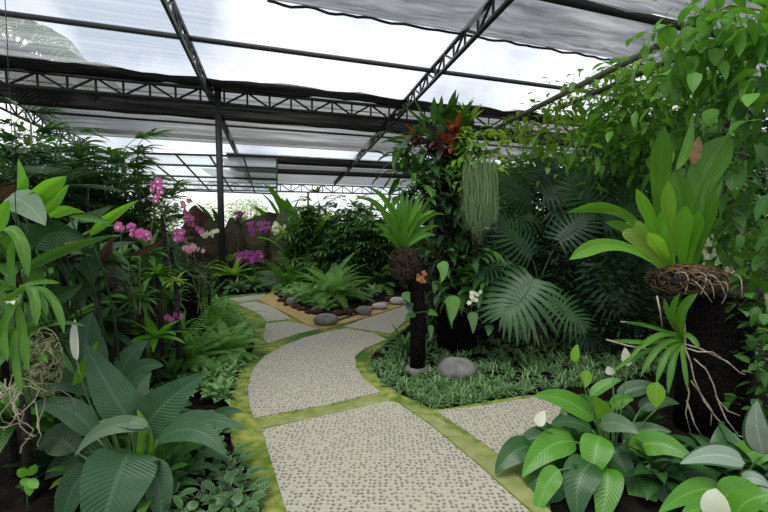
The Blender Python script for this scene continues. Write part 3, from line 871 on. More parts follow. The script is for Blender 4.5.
# striped bromeliad blades behind
for i, (px, lab) in enumerate([(365, 'long bladed plant behind the right fern, pointing up'), (318, 'long bladed plant between the two left ferns')]):
    rng = random.Random(410 + i); g = G(px, 286)
    root = thing('blade_plant', lab, 'plant', (g.x, g.y, 0))
    mb = MB(); rosette(mb, rng, (g.x, g.y, 0), 14, 1.0, .08, .6, 1.4, .5, p_lance, seg=6)
    part(mb, 'foliage', M['greyleaf'], root)
k = 0
small = MB(); rng = random.Random(420)
rosette(small, rng, (0, 0, .0), 14, .16, .055, .3, 1.3, .8, p_ovate, pet=.05, seg=4)
proto = thing('island_plant', 'low leafy plant filling the front of the island', 'plant', (0, 0, 0), group='low plants filling the island')
part(small, 'foliage', M['cover'], proto)
spots = []
for i in range(80):
    t = i / 80
    px = 282 + 120 * ((i * .618) % 1); 
    lim = 318 - abs(px - 325) * .36
    py = lim - 5 - rng.uniform(0, 16)
    spots.append((px, py))
def put(proto, spots, rng, s0=.8, s1=1.3, first=True, z=0.0):
    out = []
    for i, (px, py) in enumerate(spots):
        g = G(px, py)
        if i == 0 and first:
            proto.location = (g.x, g.y, z); out.append(proto)
            ch = [o for o in proto.children]
            continue
        out.append(dup(proto, (g.x, g.y, z), rng.uniform(0, 6.28), rng.uniform(s0, s1)))
    return out
put(proto, spots, rng, 1.0, 1.7, z=.025)
cob = [(326, 322, 13, 6, 'rock', 'rounded grey stone at the front tip of the island, largest'), (364, 313, 8, 5, 'rock', 'grey cobble right of the front stone'), (380, 308, 8, 3.5, 'whitestone', 'flat pale cobble on the right side of the island'),
       (397, 303, 8, 4, 'whitestone', 'pale cobble at the far right of the island'), (291, 304, 5, 4.5, 'rock', 'small grey cobble on the left side of the island'), (408, 300, 6, 4, 'rock', 'small grey cobble next to the black trunk')]
for i, (px, py, rw, rh, m, lab) in enumerate(cob):
    rng = random.Random(430 + i); g = G(px, py + rh * .7); s = g.y / FPX
    mb = MB(); mb.blob((g.x, g.y, .035 + rh * s * .8), (rw * s, rw * s * .7, rh * s), rng, .12)
    o = mb.build('cobble', M[m], origin=(g.x, g.y, 0)); tag(o, lab, 'stone', 'cobbles edging the island')
for i, (px, py, rw) in enumerate([(283, 301, 5), (288, 305, 5), (296, 308, 5), (302, 310, 4.5), (310, 313, 5), (318, 313, 6), (338, 315, 6), (348, 314, 6), (356, 312, 5), (390, 301, 6), (373, 305, 4)]):
    rng = random.Random(440 + i); g = G(px, py + 2); s = g.y / FPX
    mb = MB(); mb.blob((g.x, g.y, .03 + rw * s * .35), (rw * s, rw * s * .7, rw * s * .55), rng, .4, 10, 7, 2.2)
    o = mb.build('lava_rock', M['rockred'], origin=(g.x, g.y, 0)); tag(o, 'dark red brown lava rock in the rim around the island plants', 'stone', 'lava rocks edging the island')

# ------------------------------------------------------------------ low plants of the left bed
def inside(px, py, poly):
    c = False; n = len(poly)
    for i in range(n):
        x1, y1 = poly[i]; x2, y2 = poly[(i + 1) % n]
        if (y1 > py) != (y2 > py) and px < (x2 - x1) * (py - y1) / (y2 - y1) + x1: c = not c
    return c
edgeL = [(221, 298), (231, 305), (246, 318), (255, 333), (252, 350), (238, 372), (228, 400), (230, 440), (245, 470), (258, 500), (270, 530)]
def edge_x(py):
    for a, b in zip(edgeL, edgeL[1:]):
        if a[1] <= py <= b[1]: return a[0] + (b[0] - a[0]) * (py - a[1]) / (b[1] - a[1])
    return 225
rng = random.Random(500)
cp = thing('ground_cover_plant', 'small silvery green ground cover plant beside the mossy kerb on the left', 'plant', group='low ground cover along the left kerb')
mb = MB(); rosette(mb, rng, (0, 0, 0), 16, .11, .055, .15, 1.2, .9, p_ovate, pet=.06, seg=4)
part(mb, 'foliage', M['cover'], cp)
sp = []
for i in range(130):
    py = 302 + 98 * ((i * .618034) % 1.0) ** 1.1
    d = rng.random() ** 1.2
    sp.append((edge_x(py) - 4 - d * (14 + (py - 300) * .34), py))
put(cp, sp, rng, .6, 1.05)
dk = thing('dark_cover_plant', 'green leafy filler plant in the left bed between the ferns', 'plant', group='dark low plants of the left bed')
mb = MB(); rosette(mb, rng, (0, 0, 0), 14, .2, .075, .3, 1.4, .9, p_ovate, pet=.1, seg=4)
part(mb, 'foliage', M['mid'], dk)
sp = []
for i in range(40):
    py = 300 + 200 * ((i * .618034) % 1.0) ** 1.2
    sp.append((edge_x(py) - 55 - rng.random() * 110, py))
put(dk, sp, rng, .8, 1.4)
cal = thing('calathea', 'feather patterned calathea with pale leaves and dark bands beside the lower left kerb', 'plant', group='feather patterned calatheas by the kerb')
mb = MB(); rosette(mb, rng, (0, 0, 0), 11, .105, .062, .1, 1.1, .9, p_petal, pet=.07, seg=6, c=2, fold=.15)
part(mb, 'foliage', M['calathea'], cal)
sp = [(x_ - 10, y_) for x_, y_ in [(222, 445), (236, 462), (205, 455), (243, 488), (218, 480), (190, 472), (232, 505), (205, 500), (180, 492), (252, 512), (222, 520), (195, 520), (168, 480), (175, 512), (212, 430), (226, 424), (240, 522), (185, 450)]]
put(cal, sp + [(232, 470), (195, 436), (216, 436), (160, 500), (240, 498)], rng, .75, 1.2)
# ferns and red bromeliads in the left bed
for i, (px, py, L, m, lab) in enumerate([(213, 342, 1.0, 'brightfern', 'green fern in the left bed, closest to the kerb'), (203, 322, .8, 'brightfern', 'bright small fern behind the kerbside fern'), (168, 352, .8, 'fern', 'fern beside the red bracts, under the purple bloom'),
                                       (190, 368, .75, 'fern', 'fern between the red bracts and the big ribbed leaves'), (228, 358, .6, 'fern', 'small fern just before the kerb bends'), (150, 372, .65, 'fern', 'fern touching the back of the ribbed leaves')]):
    fern_plant('fern', lab, px, py, 520 + i, n=40, L=L, pin=.085, pw=.019, mat=m, e0=.5, e1=1.5, np_=18)
for i, (px, py, lab) in enumerate([(191, 345, 'dark red bromeliad between two ferns'), (168, 375, 'dark red bromeliad just above the big ribbed leaves'), (172, 348, 'dark red bromeliad under the purple bloom'), (165, 285, 'dark red bromeliad among the orchid canes')]):
    rng = random.Random(530 + i); g = G(px, py) if py > 300 else A(px, py, 4.6)
    z = .12 if py > 300 else g.z
    root = thing('red_bromeliad', lab, 'plant', (g.x, g.y, 0))
    mb = MB(); rosette(mb, rng, (g.x, g.y, z), 13, .13, .034, .4, 1.5, .4, p_lance, seg=4); part(mb, 'bract', M['darkred'], root)
    mb = MB(); rosette(mb, rng, (g.x, g.y, z * .2), 9, .24, .04, .3, 1.1, .7, p_strap, seg=4); part(mb, 'foliage', M['mid'], root)
    mb = MB(); mb.tube([(g.x, g.y, -.02), (g.x, g.y, z)], .012, .01, 5); part(mb, 'stem', M['stem'], root)
# bright birds nest tufts
def tuft(name, label, px, py, Y, n, L, w, mat, seed, e0=.3, e1=1.3, droop=.8, prof=p_lance, cat='plant', stem=None, z=None, wave=0.0):
    rng = random.Random(seed); c = A(px, py, Y)
    if z is not None: c.z = z
    root = thing(name, label, cat, (c.x, c.y, 0 if stem is None else 0))
    mb = MB(); rosette(mb, rng, c, n, L, w, e0, e1, droop, prof, seg=6, c=1, wave=wave)
    part(mb, 'foliage', M[mat], root)
    mb = MB(); mb.tube([(c.x, c.y, -.02), (c.x + .01, c.y, c.z * .5), (c.x, c.y, c.z + .01)], .03, .025, 6); part(mb, 'stem', M['bark'], root)
    return root
tuft('birds_nest_fern', 'bright yellow green tuft of broad blades under the purple bloom', 156, 338, 4.0, 15, .42, .075, 'bright', 540, e0=.1, e1=.9)
tuft('birds_nest_fern', 'bright green tuft right of the post below the purple orchids', 234, 276, 10.8, 18, .75, .14, 'lime', 541, e0=.2, e1=1.2)
tuft('birds_nest_fern', 'small bright tuft on the rock above the other one by the post', 230, 262, 11.2, 12, .4, .1, 'lime', 542)
tuft('variegated_plant', 'cream and green striped plant in front of the dark hollow', 176, 282, 4.3, 12, .19, .04, 'yellowgreen', 543, e0=-.1, e1=1.0)
tuft('broad_leaf_plant', 'grey green broad leaved plant at the foot of the post', 206, 300, 6.8, 12, .42, .16, 'greyleaf', 544, e0=.0, e1=1.1, z=.12, prof=p_ovate)
tuft('broad_leaf_plant', 'grey green broad leaved plant beside the bend of the kerb', 196, 310, 6.2, 11, .36, .14, 'greyleaf', 545, e0=.0, e1=1.1, z=.12, prof=p_ovate)
tuft('white_flowered_cover', 'pale striped low plant before the boulders at the path end', 252, 288, 10.6, 40, .35, .06, 'ribbon', 546, z=.08, e0=0, e1=1.4)
tuft('white_flowered_cover', 'pale striped low plant right of the post', 236, 290, 10.2, 40, .35, .06, 'ribbon', 547, z=.08, e0=0, e1=1.4)

# ------------------------------------------------------------------ orchids of the left side
def orchid(label, base, canes, spikes, seed, fk='magenta', lk='pink', fs=.055, leafmat='mid', caneleaf=13, name='orchid', L=.18, nfl=7, group=None, cw=.045):
    """canes: list of (px,py,Y) tops; spikes: list of (start, ctrl, [flower points])"""
    rng = random.Random(seed); B = V(base)
    root = thing(name, label, 'orchid', (B.x, B.y, 0), group=group)
    mc = MB(); mf = MB()
    for cn in canes:
        T = A(*cn); mid = B.lerp(T, .5) + V((rng.uniform(-.04, .04), 0, 0))
        mc.bez(B + V((rng.uniform(-.04, .04), rng.uniform(-.04, .04), 0)), mid, T, .009, .006, n=6)
        for k in range(caneleaf):
            t = .25 + .75 * k / caneleaf
            q = B.lerp(T, t) + V((0, 0, 0))
            arch(mf, q, (0 if k % 2 else math.pi) + rng.uniform(-.9, .9), L * rng.uniform(.7, 1.2), rng.uniform(.2, .9), rng.uniform(.4, 1.1), cw, p_lance, n=5)
    part(mc, 'cane', M['cane'], root); part(mf, 'foliage', M[leafmat], root)
    for (s, c_, pts) in spikes:
        ms = MB(); s, c_ = A(*s), A(*c_); e = A(*pts[-1])
        ms.bez(s, c_, e, .004, .003, n=8, seg=4)
        so = part(ms, 'flower_spike', M['cane'], root)
        for p in pts:
            c = A(*p) + rv(rng, .008) + V((0, -.015, 0))
            add_flower_to(so, c, fs * rng.uniform(.85, 1.15), fk, lk, rng, root)
    return root
def add_flower_to(spike, c, s, fk, lk, rng, root):
    s = round(s * 100) / 100
    o = bpy.data.objects.new('flower', flower_mesh(fk, lk, s)); COL.objects.link(o)
    o.parent = spike
    o.location = V(c) - root.location if False else V(c)
    o.matrix_parent_inverse = Matrix.Identity(4)
    o.rotation_euler = (rng.uniform(-.4, .3), rng.uniform(-.5, .5), rng.uniform(-.9, .9))
def cluster(px, py, Y, n, rx, ry, seed):
    rng = random.Random(seed)
    return [(px + rng.uniform(-rx, rx), py + rng.uniform(-ry, ry), Y + rng.uniform(-.04, .04)) for _ in range(n)]
orchid('orchid with a tall upright magenta spike in front of the lady palm', A(146, 305, 4.4), [(150, 262, 4.4), (142, 270, 4.4)],
       [((150, 262, 4.4), (150, 225, 4.3), [(157, 200, 4.3), (158, 196, 4.3), (161, 192, 4.3), (154, 190, 4.3), (160, 187, 4.3), (155, 184, 4.3), (159, 181, 4.3)])], 601, lk='white', fs=.075)
orchid('orchid with pink and magenta bunches on the left, in front of the red brown leaf', A(136, 315, 3.7), [(128, 262, 3.7), (140, 252, 3.7), (120, 268, 3.7)],
       [((136, 258, 3.7), (150, 250, 3.6), cluster(143, 236, 3.6, 8, 7, 5, 61)), ((126, 262, 3.7), (120, 245, 3.6), cluster(126, 229, 3.6, 7, 8, 5, 62))], 602, lk='pink', fs=.07)
orchid('orchid with one dense magenta ball of flowers halfway to the post', A(176, 308, 4.9), [(170, 262, 4.9), (182, 268, 4.9)],
       [((176, 262, 4.9), (178, 250, 4.8), cluster(180, 235, 4.8, 11, 5, 5, 63))], 603, lk='pink', fs=.075)
orchid('orchid with an arching magenta spray that turns pale towards its end', A(190, 305, 5.6), [(188, 258, 5.6), (180, 262, 5.6)],
       [((186, 260, 5.6), (184, 215, 5.5), [(186, 212, 5.5), (189, 216, 5.5), (187, 220, 5.5), (192, 219, 5.5), (194, 225, 5.5), (191, 224, 5.5), (198, 229, 5.5), (201, 231, 5.5)])], 604, lk='pink', fs=.085)
orchid('orchid with small white flowers just left of the post', A(202, 306, 6.2), [(200, 262, 6.2), (208, 264, 6.2)],
       [((204, 262, 6.2), (196, 232, 6.1), cluster(210, 234, 6.1, 12, 8, 3, 64))], 605, fk='white', lk='white', fs=.07)
orchid('orchid with pale pink flowers held over the dark hollow', A(200, 314, 5.2), [(198, 270, 5.2), (206, 272, 5.2), (192, 275, 5.2)],
       [((198, 268, 5.2), (194, 260, 5.1), cluster(196, 248, 5.1, 10, 12, 4, 65))], 606, fk='pink', lk='magenta', fs=.075)
orchid('low orchid with two purple blooms above the bright tuft', A(172, 345, 4.4), [(168, 325, 4.4)],
       [((168, 328, 4.4), (168, 322, 4.3), [(168, 317, 4.3), (176, 314, 4.3), (172, 319, 4.3), (180, 317, 4.3)])], 607, fk='magenta', lk='purple', fs=.07)
orchid('slender orchid with small pale pink buds left of the post above the rock', A(186, 300, 9.5), [(184, 262, 9.5)],
       [((184, 262, 9.5), (184, 225, 9.4), cluster(184, 206, 9.4, 7, 9, 6, 66))], 608, fk='pink', lk='magenta', fs=.12)
orchid('purple orchid mound at the foot of the standing rocks, right of the post', A(250, 282, 10.9), [(246, 272, 10.9), (256, 272, 10.9)],
       [((250, 274, 10.9), (250, 268, 10.8), cluster(250, 257, 10.8, 48, 12, 5, 67))], 609, fk='purple', lk='magenta', fs=.13, L=.3, cw=.08)
orchid('purple orchid hanging on the olive rock, wider of the two', A(264, 270, 11.6), [(262, 240, 11.6)],
       [((264, 240, 11.5), (264, 235, 11.4), cluster(263, 227, 11.4, 17, 7, 5, 68))], 610, fk='purple', lk='magenta', fs=.12, L=.25, cw=.06)
orchid('purple orchid hanging on the olive rock, narrow spray nearer the post', A(252, 270, 11.6), [(252, 242, 11.6)],
       [((252, 240, 11.5), (252, 235, 11.4), cluster(251, 229, 11.4, 8, 3, 7, 69))], 611, fk='purple', lk='magenta', fs=.12, L=.25, cw=.06)
orchid('magenta orchid peeping over the dark rock right of the post', A(238, 270, 11.6), [(238, 235, 11.6)],
       [((238, 238, 11.5), (238, 225, 11.4), cluster(238, 215, 11.4, 6, 3, 5, 70))], 612, fk='purple', lk='pink', fs=.11, L=.25, cw=.06)
orchid('white orchid spray on the tall grey olive rock', A(282, 272, 11.3), [(282, 244, 11.3)],
       [((282, 244, 11.2), (281, 236, 11.1), cluster(280, 229, 11.1, 22, 7, 6, 71))], 613, fk='white', lk='white', fs=.11, L=.25, cw=.06)
for i, (px, py, Y, n, L, w, m, lab) in enumerate([(140, 300, 4.0, 18, .26, .05, 'mid', 'leafy green plant right of the rough stump'), (158, 275, 4.3, 18, .24, .05, 'strap', 'leafy orchid foliage above the striped plant'), (150, 255, 4.5, 16, .28, .06, 'mid', 'leafy foliage under the pink and magenta bunches'),
        (196, 285, 5.4, 18, .26, .05, 'mid', 'leafy foliage around the black stump'), (172, 300, 4.5, 16, .24, .045, 'strap', 'leafy tuft just above the purple bloom'), (120, 262, 4.2, 16, .3, .07, 'mid', 'broad foliage over the rough stump'), (208, 272, 6.4, 18, .3, .05, 'mid', 'leafy foliage left of the post under the white flowers'),
        (182, 330, 4.6, 16, .24, .06, 'brightfern', 'bright leafy tuft between the ferns and the purple bloom'), (100, 300, 4.0, 16, .3, .07, 'mid', 'leafy foliage left of the rough stump')]):
    tuft('leafy_plant', lab, px, py, Y, n, L, w, m, 660 + i, e0=-.5, e1=1.4, droop=.9)
# driftwood stump and dark hollow supports on the left
mb = MB(); b = A(118, 300, 4.1); rng = random.Random(620)
mb.tube([V((b.x, b.y, -.05)), V((b.x + .02, b.y, .4)), V((b.x - .02, b.y, .75)), V((b.x + .01, b.y, A(118, 266, 4.1).z))], .12, .10, 9)
o = mb.build('tree_stump', M['bark'], origin=(b.x, b.y, 0)); tag(o, 'dark rough stump standing behind the big ribbed leaves', 'stump')
mb = MB(); b = A(188, 288, 5.4); mb.tube([V((b.x, b.y, -.05)), V((b.x + .04, b.y, .4)), V((b.x, b.y, A(188, 272, 5.4).z))], .17, .13, 9)
o = mb.build('tree_stump', M['charred'], origin=(b.x, b.y, 0)); tag(o, 'black stump under the pale pink orchid', 'stump')
# wiry grey green tillandsia beside the magenta spike
tuft('tillandsia', 'grey wiry leaved air plant right of the magenta spike', 163, 215, 5.0, 40, .32, .014, 'greyleaf', 625, e0=-.6, e1=1.3, droop=.6)
tuft('tillandsia', 'second grey wiry leaved air plant below the magenta ball', 172, 248, 5.1, 36, .28, .014, 'greyleaf', 626, e0=-.6, e1=1.3, droop=.6)

# ------------------------------------------------------------------ tall leaves at the left
rt = thing('heliconia', 'tall plant with fat bright rolled leaves in front of the upper left palm', 'plant', V((-2.6, 2.9, 0)))
hero(rt, M['bright'], (20, 205, 2.6), (26, 188, 2.6), (18, 158, 2.6), 9, p_lance, name='leaf')
hero(rt, M['bright'], (12, 212, 2.6), (20, 200, 2.6), (28, 176, 2.6), 11, p_lance)
hero(rt, M['bright'], (30, 207, 2.5), (38, 190, 2.5), (67, 176, 2.45), 15, p_strap, fold=.5, wave=.03)
hero(rt, M['bright'], (42, 213, 2.55), (52, 204, 2.5), (69, 184, 2.5), 11, p_lance, fold=.4)
hero(rt, M['greyleaf'], (8, 196, 2.5), (30, 200, 2.4), (46, 226, 2.3), 28, p_ovate, face=.9, fold=.1)
hero(rt, M['bright'], (-6, 235, 2.3), (-2, 215, 2.3), (9, 200, 2.3), 15, p_lance)
hero(rt, M['brown_leaf'], (-8, 201, 2.4), (4, 192, 2.4), (16, 184, 2.4), 11, p_lance, lab='red brown leaf')
hero(rt, M['bright'], (50, 217, 2.6), (68, 202, 2.55), (87, 214, 2.5), 13, p_ovate, face=.5)
hero(rt, M['greyleaf'], (78, 222, 2.7), (92, 216, 2.7), (112, 206, 2.7), 9, p_lance)
hero(rt, M['bright'], (90, 236, 2.5), (106, 216, 2.5), (139, 200, 2.45), 10, p_lance, fold=.4)
hero(rt, M['dark'], (36, 250, 2.4), (50, 220, 2.4), (88, 240, 2.35), 30, p_ovate, face=.9)
hero(rt, M['mid'], (22, 272, 2.3), (55, 246, 2.25), (118, 234, 2.2), 12, p_lance, face=.6, fold=.4, lab='long narrow blade leaf')
hero(rt, M['mid'], (70, 216, 2.5), (92, 219, 2.45), (114, 223, 2.4), 7, p_lance, fold=.5)
hero(rt, M['dark'], (30, 302, 2.4), (58, 300, 2.35), (83, 283, 2.3), 18, p_lance)
hero(rt, M['dark'], (5, 250, 2.6), (30, 225, 2.7), (60, 250, 2.7), 30, p_ovate)
hero(rt, M['brown_leaf'], (96, 268, 3.0), (108, 250, 3.0), (112, 236, 3.0), 9, p_lance, lab='red brown leaf', fold=.5)
hero(rt, M['brown_leaf'], (132, 256, 3.0), (146, 250, 3.0), (164, 240, 3.0), 6, p_lance, lab='red brown leaf')
hero(rt, M['dark'], (88, 290, 2.9), (84, 265, 2.9), (100, 242, 2.9), 18, p_lance)
hero(rt, M['dark'], (70, 300, 2.9), (80, 285, 2.9), (104, 288, 2.8), 16, p_lance)
mb = MB(); b = rt.location
for (px, py, Y) in [(20, 205, 2.6), (30, 207, 2.5), (50, 217, 2.6), (90, 236, 2.5), (36, 250, 2.4), (22, 272, 2.3), (-6, 235, 2.3), (88, 290, 2.9), (30, 302, 2.4), (12, 212, 2.6), (8, 196, 2.5), (70, 216, 2.5), (42, 213, 2.55)]:
    q = A(px, py, Y); mb.bez((b.x + (q.x - b.x) * .6, b.y + .3, -.02), (q.x, q.y + .35, q.z * .6), q, .009, .006, n=6)
part(mb, 'stem', M['darkstem'], rt)

# fill of dark leaves below the heliconia
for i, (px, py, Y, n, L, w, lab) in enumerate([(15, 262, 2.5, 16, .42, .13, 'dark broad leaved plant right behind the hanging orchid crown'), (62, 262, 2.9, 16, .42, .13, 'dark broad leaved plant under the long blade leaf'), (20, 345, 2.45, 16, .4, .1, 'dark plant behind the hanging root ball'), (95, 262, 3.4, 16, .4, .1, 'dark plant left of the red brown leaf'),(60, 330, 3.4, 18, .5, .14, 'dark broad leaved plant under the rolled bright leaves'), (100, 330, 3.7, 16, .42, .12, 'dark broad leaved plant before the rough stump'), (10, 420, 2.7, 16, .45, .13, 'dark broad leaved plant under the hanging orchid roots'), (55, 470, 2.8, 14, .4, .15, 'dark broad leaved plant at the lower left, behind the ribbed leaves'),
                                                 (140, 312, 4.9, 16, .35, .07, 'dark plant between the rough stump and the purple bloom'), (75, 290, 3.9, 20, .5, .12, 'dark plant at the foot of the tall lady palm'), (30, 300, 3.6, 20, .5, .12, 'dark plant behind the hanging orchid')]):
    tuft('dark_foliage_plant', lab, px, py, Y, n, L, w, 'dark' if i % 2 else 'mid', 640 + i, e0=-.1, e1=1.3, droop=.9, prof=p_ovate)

# hanging strap orchid, far left
rt = thing('hanging_orchid', 'strap leaved orchid with bare roots hanging at the far left edge', 'orchid', A(18, 300, 2.05))
for P0, P1, P2, wp in [((-6, 236, 1.9), (22, 212, 1.9), (28, 278, 1.85), 14), ((20, 287, 2.0), (40, 279, 1.98), (60, 283, 1.95), 6), ((22, 286, 2.0), (38, 284, 1.95), (36, 327, 1.9), 11),
                       ((28, 290, 2.0), (42, 290, 2.0), (47, 317, 1.95), 8), ((28, 288, 2.05), (58, 286, 2.0), (64, 334, 1.95), 9), ((18, 304, 2.0), (22, 330, 2.0), (28, 372, 1.95), 10),
                       ((12, 300, 2.0), (20, 290, 2.0), (2, 330, 1.95), 9), ((20, 290, 2.1), (0, 280, 2.1), (-8, 300, 2.1), 9), ((28, 340, 2.1), (36, 348, 2.1), (48, 363, 2.0), 8), ((0, 300, 1.95), (14, 296, 1.95), (26, 286, 1.95), 8),
                       ((14, 290, 2.1), (8, 262, 2.1), (12, 240, 2.1), 8), ((10, 310, 2.0), (-2, 330, 2.0), (8, 362, 1.95), 9), ((16, 330, 2.05), (10, 350, 2.0), (22, 395, 1.95), 8)]:
    hero(rt, M['strap'], P0, P1, P2, wp * .78, p_strap, fold=.35, c=2)
mb = MB(); mb.bez(A(30, 405, 2.05), A(14, 350, 2.05), A(22, 285, 2.05), .014, .009); part(mb, 'stem', M['stem'], rt)
rng = random.Random(660)
def tangle(c, r, n, rng, th=.0035, mat='rootbrown', L=1.6):
    mb = MB(); c = V(c)
    for i in range(n):
        d = rv(rng).normalized(); p = c + V((d.x * r[0], d.y * r[1], d.z * r[2])) * rng.uniform(.5, 1)
        pts = [p]; dr = rv(rng).normalized()
        for k in range(7):
            dr = (dr + rv(rng, .7)).normalized()
            q = pts[-1] + dr * r[0] * .28 * L
            e = q - c; m = math.sqrt((e.x / r[0]) ** 2 + (e.y / r[1]) ** 2 + (e.z / r[2]) ** 2)
            if m > 1.08: q = c + e * (1.05 / m)
            pts.append(q)
        mb.tube(pts, th, th * .6, 4)
    return mb
c = A(44, 362, 2.1)
part(tangle(c, (.075, .075, .17), 90, rng), 'root_ball', M['rootgreen'], rt)
for i in range(15):
    s = A(rng.uniform(0, 45), rng.uniform(360, 395), 2.05)
    pts = [s]; dr = V((rng.uniform(-.6, .4), rng.uniform(-.3, .3), -1))
    for k in range(9):
        dr = (dr + rv(rng, .9)); dr.z -= .15; dr.normalize(); pts.append(pts[-1] + dr * .045)
    mb = MB(); mb.tube(pts, .004, .0025, 5); part(mb, 'root', M['rootgreen' if i % 2 else 'rootpale'], rt)
mb = MB(); q = A(5, 268, 2.0); mb.leaf(A(8, 304, 2.0), A(10, 298, 1.98), A(14, 305, 1.95), .03, p_petal); part(mb, 'bud', M['white'], rt)
mb = MB(); q = A(20, 290, 2.08); mb.tube([q, V((q.x - .05, q.y + .1, ZR - .05))], .002, .002, 4); part(mb, 'hanging_wire', M['metal'], rt)

# ------------------------------------------------------------------ large ribbed peace lily, lower left
g0 = G(140, 492)
rt = thing('peace_lily', 'large plant with broad dark ribbed leaves at the lower left', 'plant', (g0.x, g0.y, 0))
D = 2.5
LV = [('bluegreen', (130, 452, 2.36), (118, 468, 2.15), (92, 560, 2.02), 78, p_ovate, .9),
      ('bluegreen', (131, 424, 2.5), (112, 395, 2.5), (84, 342, 2.55), 42, p_ovate, .8),
      ('bluegreen', (140, 436, 2.5), (155, 405, 2.5), (206, 373, 2.55), 46, p_ovate, .85),
      ('bluegreen', (160, 441, 2.45), (190, 405, 2.45), (247, 430, 2.35), 26, p_ovate, .65),
      ('bluegreen', (158, 440, 2.4), (200, 412, 2.35), (227, 458, 2.25), 30, p_ovate, .8),
      ('bluegreen', (135, 415, 2.6), (132, 385, 2.7), (152, 372, 2.75), 28, p_ovate, .8),
      ('bluegreen', (120, 375, 2.9), (128, 355, 2.95), (148, 340, 3.0), 24, p_ovate, .7),
      ('bluegreen', (124, 380, 2.85), (145, 360, 2.85), (164, 366, 2.8), 20, p_ovate, .8),
      ('bluegreen', (92, 385, 2.75), (80, 345, 2.8), (92, 312, 2.9), 42, p_ovate, .9),
      ('bluegreen', (76, 380, 2.7), (62, 350, 2.75), (72, 325, 2.85), 26, p_ovate, .85),
      ('bluegreen', (95, 436, 2.45), (72, 396, 2.5), (28, 406, 2.5), 28, p_ovate, .8),
      ('bluegreen', (98, 396, 2.6), (70, 372, 2.6), (38, 396, 2.6), 20, p_ovate, .7),
      ('greyleaf', (150, 428, 2.4), (104, 412, 2.3), (74, 457, 2.25), 20, p_ovate, .8),
      ('greyleaf', (148, 426, 2.38), (125, 420, 2.35), (98, 422, 2.33), 15, p_ovate, .6),
      ('bright', (140, 462, 2.42), (152, 440, 2.42), (137, 409, 2.45), 17, p_ovate, .9),
      ('bright', (74, 388, 2.6), (84, 365, 2.6), (98, 341, 2.6), 12, p_lance, .9),
      ('bluegreen', (146, 462, 2.35), (165, 482, 2.3), (160, 530, 2.2), 34, p_ovate, .85),
      ('bluegreen', (92, 470, 2.4), (66, 480, 2.35), (60, 540, 2.3), 34, p_ovate, .8),
      ('bluegreen', (200, 440, 2.6), (215, 405, 2.6), (244, 412, 2.55), 17, p_ovate, .7),
      ('dark', (75, 452, 2.55), (55, 425, 2.6), (36, 450, 2.6), 36, p_ovate, .8),
      ('dark', (110, 450, 2.6), (70, 450, 2.6), (44, 480, 2.55), 38, p_ovate, .8),
      ('bluegreen', (170, 425, 2.65), (180, 395, 2.7), (192, 405, 2.65), 18, p_ovate, .7)]
ms = MB()
for (m, P0, P1, P2, wp, pf, fc) in LV:
    hero(rt, M[m], P0, P1, P2, wp * .88, pf, face=fc, n=16, c=4, fold=.16, wave=.018, wf=4, lab='young bright leaf' if m == 'bright' else None)
    q = A(*P0); ms.bez((g0.x + (q.x - g0.x) * .2, g0.y, -.01), (g0.x + (q.x - g0.x) * .5, (g0.y + q.y) / 2, q.z * .6), q, .010, .007, n=6)
part(ms, 'stem', M['stem'], rt)
mb = MB(); mb.bez((g0.x, g0.y, 0), A(90, 420, 2.5), A(77, 362, 2.45), .006, .004); so = part(mb, 'flower_stalk', M['stem'], rt)
mb = MB(); mb.leaf(A(77, 361, 2.45), A(77, 340, 2.43), A(75, 319, 2.45), .052, p_petal, side=V((1, 0, 0)), fold=.7, n=8, c=2); part(mb, 'spathe', M['white'], rt)

# ------------------------------------------------------------------ black trunk with its strap leaved plant, centre
c0 = G(417, 371)
rt = thing('tree_fern_stump', 'slim black upright trunk on a pale ring, standing in the ribbon grass', 'stump', (c0.x, c0.y, 0))
Yt = c0.y
mb = MB(); mb.tube([V((c0.x, Yt, -.03)), V((c0.x + .01, Yt, .5)), V((c0.x - .02, Yt, 1.0)), V((A(408, 278, Yt).x, Yt, A(408, 278, Yt).z))], .082, .10, 12)
part(mb, 'trunk', M['charred'], rt)
mb = MB(); mb.tube([V((c0.x, Yt, -.02)), V((c0.x, Yt, .05))], .13, .125, 14); part(mb, 'base_ring', M['rock'], rt)
rng = random.Random(700)
cb = A(405, 264, Yt)
rt = thing('birds_nest_fern', 'bright strap leaved plant in a brown root ball on top of the black trunk', 'fern', cb)
part(tangle(cb, (.17, .16, .20), 150, rng, .005), 'root_ball', M['rootdark'], rt)
mb = MB(); mb.blob(cb, (.13, .12, .17), rng, .4); part(mb, 'root_core', M['bark'], rt)
for (tx, ty, cx, cy, wp) in [(383, 206, 388, 225, 9), (392, 198, 396, 225, 9), (402, 188, 401, 220, 10), (412, 196, 407, 225, 10), (424, 198, 414, 215, 9), (434, 210, 420, 215, 9), (440, 226, 425, 222, 8),
                             (354, 199, 385, 190, 8), (366, 187, 392, 190, 8), (396, 208, 399, 235, 11), (418, 210, 410, 235, 10), (374, 224, 386, 222, 8), (429, 240, 418, 232, 8), (406, 206, 403, 232, 11), (388, 238, 394, 235, 9), (446, 215, 424, 205, 7), (390, 214, 394, 230, 9), (398, 196, 399, 225, 9), (408, 190, 405, 222, 9), (420, 190, 412, 218, 9), (430, 198, 416, 215, 8), (378, 236, 390, 228, 8), (436, 236, 422, 228, 8)]:
    Y2 = Yt + rng.uniform(-.25, .2)
    hero(rt, M['strap' if rng.random() > .3 else 'bright'], (402 + rng.uniform(-5, 6), 250, Yt), (cx, cy, (Yt + Y2) / 2), (tx, ty, Y2), wp * .72, p_lance, fold=.35, c=2, n=8, wave=.02)
